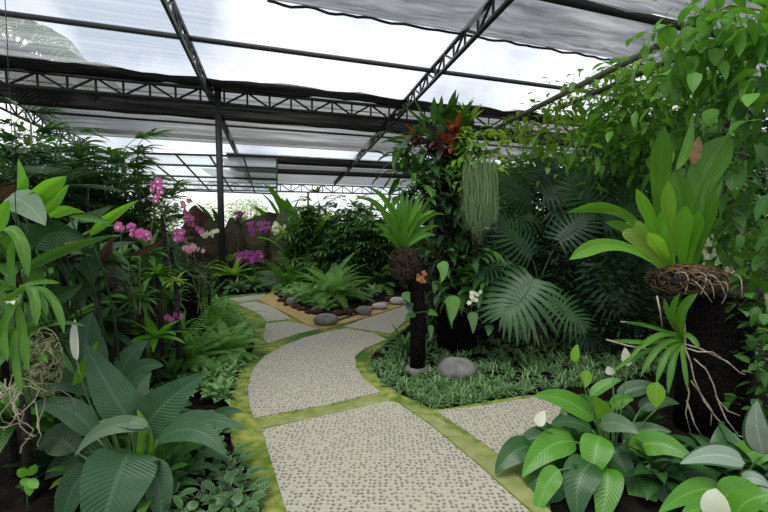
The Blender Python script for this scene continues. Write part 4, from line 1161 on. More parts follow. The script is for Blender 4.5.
# growths on the trunk
def aroid(label, px, py, Y, leaves, seed, mat='mid', name='climbing_philodendron'):
    b = A(px, py, Y)
    root = thing(name, label, 'plant', b)
    ms = MB()
    for (P0, P1, P2, wp, m) in leaves:
        hero(root, M[m], P0, P1, P2, wp, p_heart, face=.9, c=2, n=8, fold=.15, wave=0)
        ms.bez(b, b.lerp(A(*P0), .5) + UP * .03, A(*P0), .004, .003, n=4, seg=4)
    part(ms, 'stem', M['stem'], root)
    return root
aroid('two big heart shaped leaves right of the black trunk', 440, 300, 4.75, [((441, 262, 4.6), (446, 270, 4.55), (441, 283, 4.5), 15, 'vine'), ((452, 296, 4.6), (454, 308, 4.55), (451, 324, 4.5), 19, 'vine'), ((472, 312, 4.7), (474, 322, 4.65), (473, 334, 4.6), 13, 'mid'), ((430, 325, 4.7), (432, 332, 4.65), (430, 340, 4.6), 8, 'mid'), ((489, 325, 4.8), (490, 330, 4.75), (488, 336, 4.7), 12, 'mid')], 710)
aroid('small round leaved climber wrapped around the black trunk', 412, 315, 4.55, [((405, 292, 4.5), (407, 298, 4.45), (410, 303, 4.4), 11, 'mid'), ((428, 312, 4.5), (434, 312, 4.45), (438, 316, 4.4), 9, 'mid'), ((415, 314, 4.5), (409, 314, 4.45), (404, 320, 4.4), 9, 'mid'), ((410, 302, 4.5), (408, 308, 4.45), (412, 314, 4.4), 11, 'dark')], 711)
rng = random.Random(715)
b = A(421, 276, 4.5)
rt = thing('orange_orchid', 'small orange flowered orchid on the black trunk', 'orchid', b)
mb = MB(); mb.bez(A(417, 285, Yt), A(418, 276, 4.5), b, .004, .003); part(mb, 'flower_spike', M['cane'], rt)
for p in cluster(421, 277, 4.48, 8, 4, 5, 716):
    o = bpy.data.objects.new('flower', flower_mesh('orange', 'red', .05)); COL.objects.link(o); adopt(o, rt); o.location = A(*p); o.rotation_euler = (0, rng.uniform(-.5, .5), rng.uniform(-.8, .8))
b = A(474, 300, 4.7)
rt = thing('white_orchid', 'cream white flowered orchid between the heart leaves and the split leaf', 'orchid', b)
mb = MB(); mb.bez(A(472, 322, 4.9), A(470, 308, 4.8), b, .004, .003); part(mb, 'flower_spike', M['cane'], rt)
for p in cluster(475, 297, 4.68, 8, 6, 6, 717):
    o = bpy.data.objects.new('flower', flower_mesh('white', 'white', .055)); COL.objects.link(o); adopt(o, rt); o.location = A(*p); o.rotation_euler = (0, rng.uniform(-.5, .5), rng.uniform(-.8, .8))
mb = MB(); mb.tube([G(372, 362), G(372, 362) + V((0, 0, .16))], .012, .012, 6)
o = mb.build('garden_stake', M['rootbrown'], origin=G(372, 362)); tag(o, 'short rusty stake at the edge of the mossy kerb', 'stake')

# ------------------------------------------------------------------ epiphyte tower
c1 = A(455, 225, 5.5); X, Y = c1.x, 5.5
rt = thing('epiphyte_tower', 'tall dark trunk wrapped in roots, centre of the garden', 'trunk', (X, Y, 0))
rng = random.Random(720)
mb = MB(); mb.tube([V((X + .05, Y, -.05)), V((X, Y, .8)), V((X - .03, Y, 1.6)), V((X - .05, Y, 2.3)), V((X - .08, Y, 2.75))], .26, .2, 12); part(mb, 'trunk', M['charred'], rt)
part(tangle((X, Y, 1.75), (.34, .3, .75), 160, rng, .007, L=1.0), 'aerial_root', M['rootbrown'], rt)
TW = {731: 4.0, 732: 3.4, 733: 3.0, 734: 2.6, 735: 1.6, 737: 2.4, 738: 2.2, 728: 3.0, 739: 1.6}
def wallplant(name, label, px, py, Y, n, L, w, mat, seed, prof=p_lance, e0=-.5, e1=1.0, droop=.9, spread=(3.4, 6.0), cat='plant', wave=0.0, seg=6, pet=0.0, c=1, rx=0, ry=0):
    rng = random.Random(seed); b = A(px, py, Y)
    root = thing(name, label, cat, b)
    mb = MB(); n = int(n * TW.get(seed, 1))
    for i in range(n):
        q = b + V((rng.uniform(-rx, rx), rng.uniform(-.05, .05), rng.uniform(-ry, ry)))
        arch(mb, q, rng.uniform(*spread), L * rng.uniform(.7, 1.2), rng.uniform(e0, e1), droop * rng.uniform(.6, 1.3), w * rng.uniform(.8, 1.2), prof, n=seg, c=c, wave=wave, petiole=pet, roll=rng.uniform(-.4, .4))
    part(mb, 'foliage', M[mat], root)
    mb = MB(); mb.blob(b + V((0, .05, 0)), (.06, .06, .06), rng, .3, 8, 6); part(mb, 'root_ball', M['bark'], root)
    return root
F = (2.9, 6.5)
wallplant('philodendron', 'dark jagged leaves on the left side of the tower', 418, 165, 5.3, 13, .34, .15, 'mid', 731, p_heart, -.9, .9, spread=(2.6, 5.5), pet=.2, wave=.08, rx=.22, ry=.4)
wallplant('philodendron', 'dark leaves hanging on the lower left of the tower', 425, 200, 5.3, 16, .30, .13, 'dark', 732, p_heart, -.8, .7, spread=(2.6, 5.5), pet=.12, rx=.15, ry=.3)
wallplant('philodendron', 'mid green leaves in the middle of the tower front', 452, 225, 5.15, 26, .26, .11, 'dark', 733, p_heart, -.8, .7, spread=F, pet=.1, rx=.3, ry=.4)
wallplant('philodendron', 'green leaves hanging at the foot of the tower', 462, 275, 5.1, 26, .28, .12, 'mid', 734, p_heart, -.7, .8, spread=F, pet=.12, rx=.35, ry=.35)
wallplant('birds_nest_fern', 'dark upright leaves crowning the tower, behind the red bracts', 442, 128, 5.35, 14, .42, .09, 'mid', 735, p_lance, .5, 1.5, .5, F, rx=.25, ry=.05)
wallplant('yellow_bromeliad', 'yellow green leaf tuft on top of the tower', 470, 122, 5.3, 9, .3, .06, 'yellowgreen', 736, p_lance, .6, 1.5, .3, F)
wallplant('climbing_fig', 'light green small leaves hanging over the top right of the tower', 478, 150, 5.1, 60, .15, .06, 'yellowgreen', 737, p_ovate, -.7, .8, spread=F, rx=.3, ry=.25)
wallplant('staghorn_fern', 'grey green spreading leaves left of the red bracts', 432, 150, 5.15, 14, .4, .09, 'greyleaf', 738, p_lobe, -.7, .7, spread=F, rx=.25, ry=.2)
wallplant('climbing_fig', 'bright lime leaves beside the hanging moss', 466, 163, 5.0, 30, .16, .06, 'lime', 739, p_ovate, -.9, .5, spread=F, rx=.15, ry=.3)
wallplant('arrowhead_vine', 'bright leaf pair hanging at the left of the tower', 420, 185, 5.0, 9, .22, .09, 'vine', 728, p_heart, -.8, .3, spread=F, rx=.15, ry=.2, pet=.05)
for i, (px, py, n, lab) in enumerate([(455, 130, 16, 'bright red bracts at the top of the tower, largest bunch'), (449, 145, 12, 'red bracts just under the largest bunch'), (416, 140, 7, 'narrow reddish bracts at the left of the tower top'), (433, 143, 6, 'small dark red bracts between the two bunches')]):
    wallplant('red_bromeliad', lab, px, py, 5.05, n, .17, .06, 'red' if i != 3 else 'darkred', 740 + i, p_ovate, -1.0, 1.3, .4, F, rx=.06, ry=.06)
# hanging moss
b = A(479, 164, 4.95); rt = thing('spanish_moss', 'grey green curtain of hanging moss on the right of the tower', 'moss', b)
rng = random.Random(745); mb = MB()
for i in range(520):
    u = rng.uniform(-1, 1); top = b + V((u * .17, rng.uniform(-.09, .09), rng.uniform(-.25, .08)))
    q = top
    l = rng.uniform(.4, .84) * (1 - .25 * abs(u)) - (b.z - top.z) * .4
    e = top + V((rng.uniform(-.04, .04), rng.uniform(-.03, .03), -l))
    mb.leaf(top, (top + e) / 2 + rv(rng, .08), e + rv(rng, .04), .009, p_strap, side=V((1, rng.uniform(-.6, .6), 0)).normalized(), n=4, fold=0)
    for k in range(12):
        t = rng.random(); s = top.lerp(e, t)
        mb.leaf(s, s + rv(rng, .02), s + V((rng.uniform(-.04, .04), rng.uniform(-.04, .04), -.035)), .007, p_grass, side=V((1, 0, 0)), n=1, fold=0)
o = part(mb, 'strand', M['moss_hang'], rt); o['kind'] = 'stuff'

# ------------------------------------------------------------------ split leaf philodendrons
def split_leaf(label, px, py, Y, leaves, mat, seed):
    leaves = [(a, b, c, d, e, f, W * (1.0 if W > 85.5 and a == 532 else .68)) for (a, b, c, d, e, f, W) in leaves]
    rng = random.Random(seed); b = A(px, 225, Y); base = V((b.x, Y, -.02))
    root = thing('split_leaf_philodendron', label, 'plant', base)
    mt = MB(); top = V((b.x, Y, A(px, py, Y).z)); mt.bez(base, base.lerp(top, .5) + V((.05, 0, 0)), top, .06, .05, n=5, seg=8); part(mt, 'trunk', M['bark'], root)
    for (sx, sy, sY, tx, ty, tY, W) in leaves:
        mb = MB(); S, T = A(sx, sy, sY), A(tx, ty, tY)
        view = ((S + T) / 2 - V((0, 0, CAMH))).normalized()
        up = (-view * .75 + UP * .5)
        selloum_leaf(mb, top, S, T, W / FPX * sY, rng, up=up)
        part(mb, 'leaf', M['selloum' if W > 80 or (seed + int(sx)) % 3 == 0 else 'selloumshade'], root)
    return root
M['selloum'] = leaf_mat('split_leaf', (.011, .042, .011), (.038, .108, .030), .42, rib=(.07, .16, .05), trans=.18, spec=.35, bump=.1)
split_leaf('split leaf philodendron whose big open leaf faces the path', 540, 285, 5.5,
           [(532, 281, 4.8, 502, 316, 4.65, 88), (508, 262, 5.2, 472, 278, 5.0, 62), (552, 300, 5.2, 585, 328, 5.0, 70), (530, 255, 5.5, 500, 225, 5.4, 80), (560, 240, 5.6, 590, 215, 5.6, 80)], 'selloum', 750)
split_leaf('split leaf philodendron standing further right behind the strap leaves', 600, 260, 5.9,
           [(605, 225, 5.5, 640, 205, 5.4, 85), (610, 250, 5.3, 650, 270, 5.1, 90), (600, 265, 5.2, 620, 310, 5.0, 90), (596, 215, 5.7, 575, 180, 5.7, 85), (620, 240, 5.6, 660, 240, 5.5, 80), (615, 215, 5.6, 630, 180, 5.7, 70)], 'selloumshade', 751)
split_leaf('split leaf philodendron behind the hanging moss, arching pale leaves', 535, 250, 6.8,
           [(530, 200, 6.5, 505, 185, 6.3, 80), (545, 195, 6.5, 580, 185, 6.4, 85), (530, 215, 6.4, 495, 225, 6.2, 80), (552, 210, 6.4, 590, 220, 6.3, 80), (540, 190, 6.8, 545, 165, 6.8, 60)], 'selloumshade', 752)
split_leaf('low split leaf philodendron in the shade between the others', 575, 320, 6.3,
           [(560, 290, 5.9, 520, 285, 5.8, 75), (590, 285, 5.8, 625, 290, 5.6, 80), (575, 275, 6.0, 570, 245, 6.2, 70), (575, 300, 5.7, 590, 345, 5.4, 80), (555, 300, 5.8, 520, 335, 5.5, 75)], 'selloumshade', 753)
for i, (px, Y, wd, zb, zt, n, L, w, m, lab) in enumerate([(500, 5.9, 70, .2, 1.9, 1300, .13, .05, 'dark', 'dark glinting shrub between the tower and the split leaves'), (562, 5.7, 60, .1, 1.5, 1300, .12, .045, 'dark', 'dark fine leaved shrub just right of the big split leaf'),
        (622, 5.2, 80, .1, 1.6, 1700, .12, .045, 'dark', 'dark fine leaved shrub left of the thick black stump'), (540, 6.9, 80, .8, 2.4, 1600, .13, .05, 'mid', 'green fine leaved shrub behind the split leaves, upper part'), (610, 6.2, 90, 1.0, 2.4, 1800, .11, .045, 'mid', 'green fine leaved shrub behind the two arching strap leaves')]):
    shrub('fine_leaved_shrub', lab, 'shrub', px, Y, wd, zt, n, L, w, M[m], zbot=zb, seed=780 + i, shell=.4, stems=10)
# dark low fill behind the grass
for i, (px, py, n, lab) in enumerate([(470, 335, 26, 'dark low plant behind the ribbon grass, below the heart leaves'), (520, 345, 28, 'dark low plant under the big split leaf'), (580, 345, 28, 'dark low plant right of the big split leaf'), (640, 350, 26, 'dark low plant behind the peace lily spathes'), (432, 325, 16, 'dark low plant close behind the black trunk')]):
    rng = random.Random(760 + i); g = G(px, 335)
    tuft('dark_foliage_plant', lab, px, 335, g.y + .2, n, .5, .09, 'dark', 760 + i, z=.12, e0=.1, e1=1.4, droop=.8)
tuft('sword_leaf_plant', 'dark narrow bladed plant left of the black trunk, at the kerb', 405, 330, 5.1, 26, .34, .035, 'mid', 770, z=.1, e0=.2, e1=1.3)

# ------------------------------------------------------------------ bright shrubs and vines, right
shrub('bright_shrub', 'bright small leaved shrub behind the hanging moss', 'shrub', 545, 7.4, 120, 2.9, 3400, .12, .06, M['vine'], zbot=1.3, seed=801, shell=.5, stems=14)
shrub('bright_shrub', 'dark shrub with small pale glints behind the strap leaves', 'shrub', 640, 6.4, 110, 2.9, 3400, .09, .045, M['mid'], zbot=1.0, seed=802, shell=.5, stems=14)
shrub('bright_shrub', 'lime leaved shrub beneath the vine covered pipe', 'shrub', 620, 7.8, 100, 3.3, 1700, .14, .07, M['vine'], zbot=2.0, seed=803, shell=.4, stems=10)
shrub('bright_shrub', 'pale speckled shrub in the sun behind the root ball', 'shrub', 735, 6.0, 90, 1.75, 1600, .10, .05, M['ribbon'], zbot=.5, seed=804, stems=8)
# vine along the pipe
def vine(label, pts, n, L, w, mat, seed, r=.12, hang=.25, prof=p_ovate, rs=.012, bmat='cane', name='climbing_vine', seg=4, e=(-1.1, .5), c=1, side=True, root_at=None, trails=0, tl=.4):
    rng = random.Random(seed); P = [A(*p) for p in pts]
    root = thing(name, label, 'vine', root_at if root_at is not None else P[0])
    ms = MB(); ms.tube(P, rs, rs * .6, 6)
    mb = MB()
    def pos(t):
        k = t * (len(P) - 1); i = min(len(P) - 2, int(k)); return P[i].lerp(P[i + 1], k - i)
    for k in range(trails):
        s = pos(rng.random()) + rv(rng, r * .7); l = tl * rng.uniform(.5, 1.2)
        en = s + V((rng.uniform(-.15, .15), rng.uniform(-.15, .15), -l))
        ms.bez(s, s.lerp(en, .4) + rv(rng, .08), en, rs * .35, rs * .2, n=5, seg=4)
        for q in range(int(l / .05)):
            arch(mb, s.lerp(en, (q + .5) / (l / .05)), rng.uniform(0, 6.28), L * rng.uniform(.6, 1.1), rng.uniform(*e), rng.uniform(.2, .9), w * rng.uniform(.75, 1.2), prof, n=seg, c=c, roll=rng.uniform(-.4, .4))
    for i in range(n):
        t = rng.random(); q = pos(t)
        q = q + V((rng.gauss(0, r), rng.gauss(0, r), rng.gauss(0, r) - hang * rng.random() ** 1.5))
        arch(mb, q, rng.uniform(0, 6.28), L * rng.uniform(.7, 1.2), rng.uniform(*e), rng.uniform(.3, 1.1), w * rng.uniform(.75, 1.2), prof, n=seg, c=c, roll=rng.uniform(-.4, .4), petiole=L * .3, pr=.002)
    part(mb, 'foliage', M[mat], root); part(ms, 'stem', M[bmat], root)
    return root
vine('light green vine winding along the sloping pipe', [(500, 126, 7.4), (560, 96, 6.4), (610, 75, 5.4), (650, 58, 4.6)], 300, .13, .06, 'yellowgreen', 811, r=.10, hang=.3, trails=16, tl=.6)
vine('light green vine hanging below the sloping pipe', [(520, 128, 6.8), (570, 118, 6.2), (620, 108, 5.6), (670, 100, 5.0)], 400, .13, .06, 'yellowgreen', 812, r=.2, hang=.35, trails=14, tl=.6)
vine('leafy vine on the arbour above the strap leaves', [(590, 112, 5.0), (640, 84, 4.4), (690, 60, 4.0)], 420, .17, .07, 'vine', 813, r=.22, hang=.5, trails=12, tl=.5)
vine('dark green vine mass over the arbour', [(600, 150, 6.0), (650, 130, 5.4), (720, 110, 4.6)], 800, .15, .07, 'mid', 814, r=.28, hang=.4, trails=10, tl=.6)
vine('large leaved vine filling the upper right corner', [(695, 22, 3.2), (730, 5, 3.1), (790, 15, 2.9)], 260, .20, .085, 'vinebright', 815, r=.17, hang=.35, e=(-1.3, .2), c=2, seg=6)
vine('large leaved vine trailing down at the right edge', [(730, 60, 3.3), (752, 110, 3.3), (765, 170, 3.3), (775, 240, 3.3)], 230, .19, .08, 'vinebig', 816, r=.17, hang=.2, e=(-1.3, .3), c=2, seg=6)
vine('large leaved vine hanging behind the strap leaves', [(690, 80, 4.0), (700, 130, 4.0), (720, 190, 4.0), (735, 240, 4.0)], 260, .18, .08, 'vine', 817, r=.2, hang=.2, e=(-1.3, .3))
vine('low dark vine covering the ground at the right edge', [(765, 290, 3.0), (775, 350, 2.9), (780, 420, 2.8)], 190, .12, .06, 'mid', 818, r=.11, hang=.1, e=(-1.0, .6))
vine('bright vine with round leaves above the black stump, right edge', [(735, 235, 3.6), (755, 265, 3.5), (775, 290, 3.4)], 110, .12, .075, 'vine', 819, r=.12, hang=.1, prof=p_petal)
# trunk carrying the upper right vines
b = A(735, 225, 4.6)
mb = MB(); mb.tube([V((b.x, 4.6, -.05)), V((b.x - .05, 4.6, 1.5)), V((b.x - .1, 4.6, 2.6)), V((b.x - .02, 4.6, 3.5))], .16, .11, 10)
o = mb.build('vine_tree', M['bark'], origin=(b.x, 4.6, 0)); tag(o, 'dark trunk carrying the vines at the right edge', 'tree')

# ------------------------------------------------------------------ ribbon grass bed
rng = random.Random(830); mb = MB()
poly = [(372, 360), (378, 350), (392, 341), (415, 334), (470, 335), (620, 335), (760, 345), (760, 372), (690, 368), (600, 382), (520, 395), (440, 408), (412, 400), (384, 385), (368, 372)]
k = 0
while k < 1050:
    px, py = rng.uniform(368, 760), 334 + 74 * rng.random() ** .8
    if not inside(px, py, poly): continue
    k += 1; g = G(px, py)
    for q in range(9):
        arch(mb, g + V((rng.uniform(-.02, .02), rng.uniform(-.02, .02), 0)), rng.uniform(0, 6.28), rng.uniform(.07, .15), rng.uniform(.3, 1.4), rng.uniform(.6, 1.5), .017, p_grass, n=3, fold=.2)
o = mb.build('ribbon_grass', M['ribbon']); tag(o, 'low pale striped grass carpeting the bed around the black trunk', 'grass', kind='stuff')
g = G(458, 379); rng = random.Random(831)
mb = MB(); mb.blob((g.x, g.y + .08, .07), (.21, .18, .13), rng, .10); o = mb.build('boulder', M['rock'], origin=(g.x, g.y + .08, 0)); tag(o, 'single rounded grey boulder in the ribbon grass', 'rock')

# ------------------------------------------------------------------ black stump with big strap plant
Ys = 3.35; b = A(718, 290, Ys)
rt = thing('tree_fern_stump', 'thick black stump at the right with a wide flat top', 'stump', (b.x, Ys, 0))
mb = MB(); mb.tube([V((b.x, Ys, -.05)), V((b.x, Ys, .4)), V((b.x + .01, Ys, .8)), V((b.x, Ys, b.z))], .25, .235, 18); part(mb, 'trunk', M['charred'], rt)
rng = random.Random(840)
mb = MB(); mb.blob((b.x + .07, Ys, b.z - .02), (.36, .26, .07), rng, .3, 18, 8); part(mb, 'top_slab', M['bark'], rt)
Yb = 3.2; cb = A(686, 279, Yb)
rt = thing('strap_leaf_plant', 'big upright strap leaved plant in a root ball on the black stump', 'plant', cb)
part(tangle(cb, (.27, .2, .11), 260, rng, .005, L=.8), 'root_ball', M['rootbrown'], rt)
mb = MB(); mb.blob(cb, (.24, .17, .09), rng, .3); part(mb, 'root_core', M['bark'], rt)
mb = MB()
for i in range(7):
    s = cb + V((rng.uniform(-.2, .25), -.15, rng.uniform(-.05, .08))); mb.bez(s, s + V((rng.uniform(-.05, .1), -.08, .04)), s + V((rng.uniform(-.05, .12), -.08, -.14)), .004, .003)
part(mb, 'root', M['rootpale'], rt)
for (m, P1, P2, wp, b0) in [('strap', (654, 190), (665, 126), 19, (668, 262)), ('strap', (688, 185), (730, 134), 31, (682, 262)), ('strap', (700, 215), (722, 160), 15, (694, 264)),
                            ('strap', (628, 188), (566, 213), 12, (664, 260)), ('bright', (612, 226), (569, 260), 15, (660, 264)), ('yellowgreen', (642, 240), (626, 221), 22, (668, 266)),
                            ('bright', (655, 225), (636, 188), 12, (670, 264)), ('lime', (668, 225), (668, 180), 13, (674, 264)), ('strap', (690, 225), (674, 170), 22, (680, 264)),
                            ('bright', (662, 240), (650, 206), 18, (672, 266)), ('bright', (680, 240), (686, 205), 16, (684, 266)), ('strap', (704, 230), (716, 192), 12, (694, 266)), ('lime', (664, 250), (648, 232), 14, (672, 268)),
                            ('strap', (640, 225), (605, 222), 10, (664, 264)), ('bright', (690, 240), (700, 210), 14, (688, 266))]:
    hero(rt, M[m], (b0[0], b0[1] + 4, Yb), (P1[0], P1[1], Yb - rng.uniform(0, .15)), (P2[0], P2[1], Yb - rng.uniform(-.1, .3)), wp, p_club, fold=.25, c=3, n=12, wave=.03, wf=2.5, face=.85)
hero(rt, M['strap'], (676, 170, 3.0), (690, 155, 3.0), (693, 112, 3.0), 9, p_lance, fold=.4)
hero(rt, M['dead_leaf'], (694, 165, 3.1), (697, 150, 3.1), (699, 136, 3.1), 10, p_lance, fold=.6, wave=.1, lab='dry brown leaf tip')
# orchid with wandering pale roots in front of the stump
bo = A(683, 338, 2.75)
rt = thing('hanging_orchid', 'strap leaved orchid with long pale roots clinging to the black stump', 'orchid', bo)
for (P1, P2, wp) in [((674, 305), (698, 293), 11), ((664, 310), (680, 293), 7), ((650, 345), (610, 340), 6), ((650, 322), (622, 322), 5), ((655, 330), (640, 350), 8), ((665, 345), (656, 385), 8), ((658, 335), (640, 378), 8), ((650, 325), (626, 365), 6),
                     ((672, 350), (668, 395), 8), ((690, 330), (700, 350), 7), ((668, 318), (664, 298), 7), ((640, 350), (612, 372), 6), ((682, 350), (688, 392), 6)]:
    hero(rt, M['strap'], (682 + rng.uniform(-3, 2), 338 + rng.uniform(-4, 4), 2.75), (P1[0], P1[1], 2.68), (P2[0], P2[1], 2.62), wp * .75, p_strap, fold=.4, c=2, n=8)
mb = MB(); mb.bez(A(683, 322, 2.76), A(686, 335, 2.78), A(683, 362, 2.8), .012, .009); part(mb, 'stem', M['rootpale'], rt)
RT = [[(684, 345), (700, 348), (715, 355), (728, 362), (740, 372), (745, 374)], [(684, 347), (698, 352), (712, 352), (722, 360), (732, 365)], [(684, 348), (690, 362), (694, 378), (704, 400), (716, 418), (730, 432), (742, 442), (752, 448)],
      [(694, 358), (706, 370), (714, 384), (718, 400), (728, 410), (740, 416)], [(716, 396), (726, 420), (738, 436), (756, 440)], [(684, 350), (684, 372), (688, 392), (686, 414), (690, 432)], [(690, 380), (700, 392), (712, 410), (710, 425)],
      [(620, 322), (640, 324), (660, 330), (680, 338)], [(606, 339), (628, 346), (650, 350), (680, 346)], [(658, 296), (660, 312), (662, 328)], [(686, 400), (694, 424), (704, 440)]]
for i, pts in enumerate(RT):
    P = [A(x, y, 2.78 - (.02 if k else 0)) + rv(rng, .006) for k, (x, y) in enumerate(pts)]
    mb = MB(); mb.tube(P, .0055, .0035, 6); part(mb, 'root', M['rootpale'], rt)

# white and pink flowers behind the stump
for i, (px, py, n, fk, lab) in enumerate([(716, 246, 26, 'white', 'white flowered plant behind the root ball'), (733, 262, 22, 'pink', 'pale pink flowered plant behind the root ball at the right'), (706, 262, 14, 'white', 'small white flowers close to the root ball')]):
    rng = random.Random(860 + i); b = A(px, py, 4.4)
    root = thing('flowering_plant', lab, 'plant', (b.x, 4.4, 0))
    mb = MB(); bush(mb, rng, (b.x, 4.4, b.z * .6), (.22, .2, b.z * .45), 260, .12, .05); part(mb, 'foliage', M['vine'], root)
    mb = MB(); mb.tube([V((b.x, 4.4, -.02)), V((b.x, 4.4, b.z))], .01, .006, 5); part(mb, 'stem', M['stem'], root)
    for p in cluster(px, py, 4.25, n, 13, 13, 870 + i):
        o = bpy.data.objects.new('flower', flower_mesh('white' if rng.random() < .6 else fk, 'white', .06)); COL.objects.link(o); adopt(o, root); o.location = A(*p)
        o.rotation_euler = (0, rng.uniform(-1, 1), rng.uniform(-.8, .8))

for i, (px, Y, n, lab) in enumerate([(590, 3.15, 22, 'dark low plant behind the bright peace lily, path side'), (640, 3.0, 22, 'dark low plant behind the bright peace lily, stump side'), (660, 2.5, 22, 'dark low plant under the spathes at the lower right'), (575, 2.75, 16, 'dark low plant under the bright peace lily'), (720, 2.6, 20, 'dark low plant at the foot of the thick stump'), (755, 2.5, 18, 'dark low plant behind the silver leaves')]):
    tuft('dark_foliage_plant', lab, px, 400, Y, n, .30, .11, 'lilydark', 890 + i, z=.08, e0=.2, e1=1.4, droop=.9, prof=p_ovate)
# ------------------------------------------------------------------ right peace lily
g0 = G(612, 470)
rt = thing('peace_lily', 'glossy bright green peace lily with pale spathes beside the path, lower right', 'plant', (g0.x, g0.y, 0))
LV = [('lily', (594, 420, 2.75), (565, 392, 2.75), (533, 396, 2.7), 22, .75), ('lily', (576, 442, 2.65), (545, 436, 2.6), (522, 478, 2.5), 30, .9), ('lily', (600, 436, 2.6), (594, 450, 2.5), (592, 480, 2.45), 32, .95),
      ('lilydark', (594, 462, 2.5), (572, 470, 2.4), (578, 525, 2.3), 36, .9), ('lily', (606, 468, 2.5), (612, 480, 2.4), (598, 530, 2.3), 30, .85), ('lilydark', (532, 446, 2.7), (512, 446, 2.65), (495, 474, 2.6), 26, .85),
      ('lilydark', (562, 438, 2.8), (535, 432, 2.8), (512, 452, 2.8), 24, .7), ('lilydark', (566, 488, 2.5), (540, 486, 2.5), (518, 508, 2.45), 28, .7), ('greyleaf', (600, 425, 2.7), (618, 418, 2.6), (640, 434, 2.5), 20, .8),
      ('lily', (630, 452, 2.6), (658, 430, 2.55), (697, 464, 2.4), 26, .75), ('lily', (590, 396, 2.9), (608, 380, 2.9), (622, 380, 2.9), 12, .6), ('bright', (606, 420, 2.75), (602, 402, 2.75), (586, 396, 2.7), 16, .9),
      ('lilydark', (592, 430, 2.7), (570, 416, 2.7), (550, 425, 2.65), 14, .7), ('lilydark', (650, 462, 2.5), (662, 475, 2.45), (672, 510, 2.4), 38, .85), ('lily', (726, 492, 2.3), (695, 480, 2.25), (658, 514, 2.15), 24, .75),
      ('lily', (640, 470, 2.55), (645, 490, 2.5), (640, 530, 2.4), 30, .85), ('lily', (722, 498, 2.2), (745, 485, 2.15), (778, 515, 2.1), 34, .8), ('lily', (738, 462, 2.5), (752, 446, 2.5), (785, 452, 2.4), 26, .8),
      ('lilydark', (618, 398, 2.95), (640, 380, 2.95), (668, 392, 2.9), 18, .6), ('lilydark', (640, 410, 2.9), (655, 396, 2.9), (680, 404, 2.85), 16, .7), ('lilydark', (560, 455, 2.75), (545, 460, 2.7), (530, 490, 2.6), 26, .8),
      ('lilydark', (625, 440, 2.7), (640, 424, 2.7), (672, 432, 2.6), 18, .7), ('lilydark', (612, 448, 2.65), (622, 458, 2.6), (632, 492, 2.5), 24, .85), ('lily', (612, 408, 2.85), (622, 396, 2.85), (634, 400, 2.8), 14, .8),
      ('lilydark', (680, 480, 2.5), (700, 470, 2.5), (720, 490, 2.4), 30, .8), ('lilydark', (600, 410, 2.9), (585, 395, 2.95), (565, 405, 2.9), 16, .6), ('lily', (560, 470, 2.4), (545, 478, 2.4), (535, 520, 2.3), 22, .85)]
ms = MB(); rng = random.Random(880)
for (m, P0, P1, P2, wp, fc) in LV:
    hero(rt, M[m], P0, P1, P2, wp, p_ovate, face=fc, n=14, c=3, fold=.18, wave=.02, wf=3)
    q = A(*P0); ms.bez((g0.x + (q.x - g0.x) * .15, g0.y, -.01), (g0.x + (q.x - g0.x) * .5, (g0.y + q.y) / 2, q.z * .7), q, .008, .006, n=6)
part(ms, 'stem', M['stem'], rt)
for (m, P0, P1, P2, wp, lab) in [('white', (628, 366, 2.7), (627, 358, 2.7), (625, 347, 2.7), 11, 'white bud'), ('lime', (588, 370, 2.7), (586, 378, 2.7), (585, 388, 2.7), 13, 'green spathe'), ('white', (538, 426, 2.6), (540, 420, 2.6), (545, 410, 2.6), 13, 'pale spathe'),
                                 ('white', (612, 375, 2.8), (610, 370, 2.8), (608, 366, 2.8), 10, 'pale spathe'), ('lime', (576, 362, 2.7), (574, 354, 2.7), (578, 344, 2.7), 10, 'green spathe'), ('lime', (658, 382, 2.6), (656, 392, 2.6), (656, 408, 2.6), 19, 'pale green spathe')]:
    hero(rt, M[m], P0, P1, P2, wp * .9, p_lance, name='spathe', n=8, c=2, fold=.4, wave=0, lab=lab)
    q = A(P0[0], max(P0[1], P2[1]), P0[2]); mb = MB(); mb.bez((g0.x, g0.y, 0), (q.x * .6 + g0.x * .4, g0.y, q.z * .6), q, .005, .0035); part(mb, 'flower_stalk', M['stem'], rt)
g1 = G(722, 560)
rt = thing('peace_lily', 'peace lily with one large white spathe at the bottom right edge', 'plant', (g1.x, g1.y, 0))
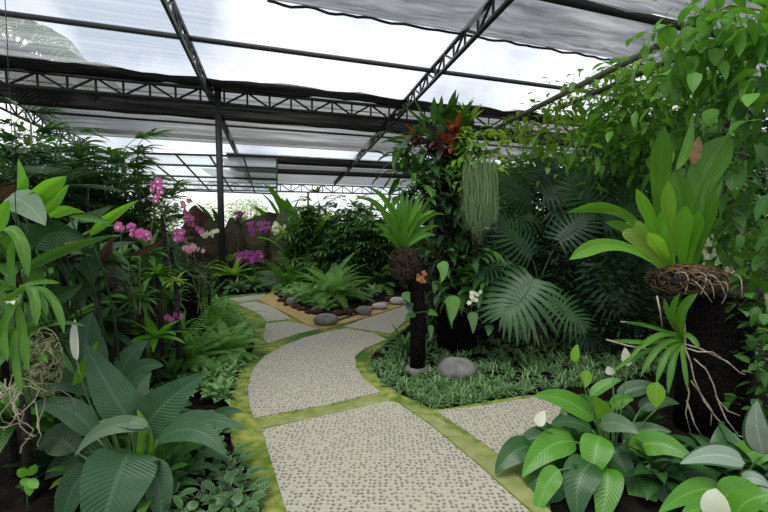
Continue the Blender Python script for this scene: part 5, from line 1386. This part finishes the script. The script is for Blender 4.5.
for (m, P0, P1, P2, wp, fc) in [('lily', (735, 520, 2.0), (740, 495, 2.0), (775, 495, 1.95), 26, .8), ('lily', (722, 515, 2.0), (700, 500, 2.0), (680, 520, 1.95), 22, .8), ('lilydark', (740, 525, 2.0), (760, 515, 2.0), (785, 530, 1.9), 24, .7)]:
    hero(rt, M[m], P0, P1, P2, wp, p_ovate, face=fc, n=12, c=3)
hero(rt, M['white'], (718, 522, 1.95), (716, 505, 1.93), (716, 488, 1.95), 26, p_petal, name='spathe', n=8, c=3, fold=.45, lab='large white spathe')
mb = MB(); mb.bez((g1.x, g1.y, 0), A(724, 545, 2.0), A(718, 520, 1.95), .007, .005); part(mb, 'stem', M['stem'], rt)
rt = thing('aglaonema', 'silver leaved plant with dark green leaf rims at the lower right', 'plant', (G(735, 500).x, G(735, 500).y, 0))
ms = MB()
for (m, P0, P1, P2, wp) in [('silver', (745, 463, 2.3), (715, 446, 2.3), (680, 464, 2.25), 25), ('silver', (764, 455, 2.3), (754, 430, 2.3), (757, 400, 2.3), 26), ('silver', (742, 480, 2.25), (755, 474, 2.2), (772, 488, 2.2), 17), ('silver', (748, 500, 2.2), (762, 490, 2.15), (785, 500, 2.1), 20)]:
    hero(rt, M[m], P0, P1, P2, wp, p_ovate, face=.85, n=12, c=4, fold=.12)
    q = A(*P0); ms.bez(rt.location, rt.location.lerp(q, .5) + V((0, 0, .1)), q, .007, .005)
part(ms, 'stem', M['stem'], rt)
g = A(26, 478, 2.35)
rt = thing('seedling', 'small bright seedling with heart shaped leaves under the pale roots', 'plant', (g.x, g.y, 0))
for (a, b_, c_) in [((26, 476), (22, 472), (17, 470)), ((28, 476), (33, 470), (36, 464)), ((27, 478), (25, 482), (22, 486)), ((29, 479), (33, 484), (38, 488)), ((28, 478), (30, 486), (30, 496))]:
    hero(rt, M['bright'], (*a, 2.35), (*b_, 2.33), (*c_, 2.32), 9, p_petal, n=6, c=1, fold=.1)
mb = MB(); mb.tube([(g.x, g.y, -.02), g], .005, .004, 5); part(mb, 'stem', M['stem'], rt)
for o in list(bpy.data.objects):
    if o.type == 'MESH' and o.parent is None and not o.users_collection: bpy.data.objects.remove(o)
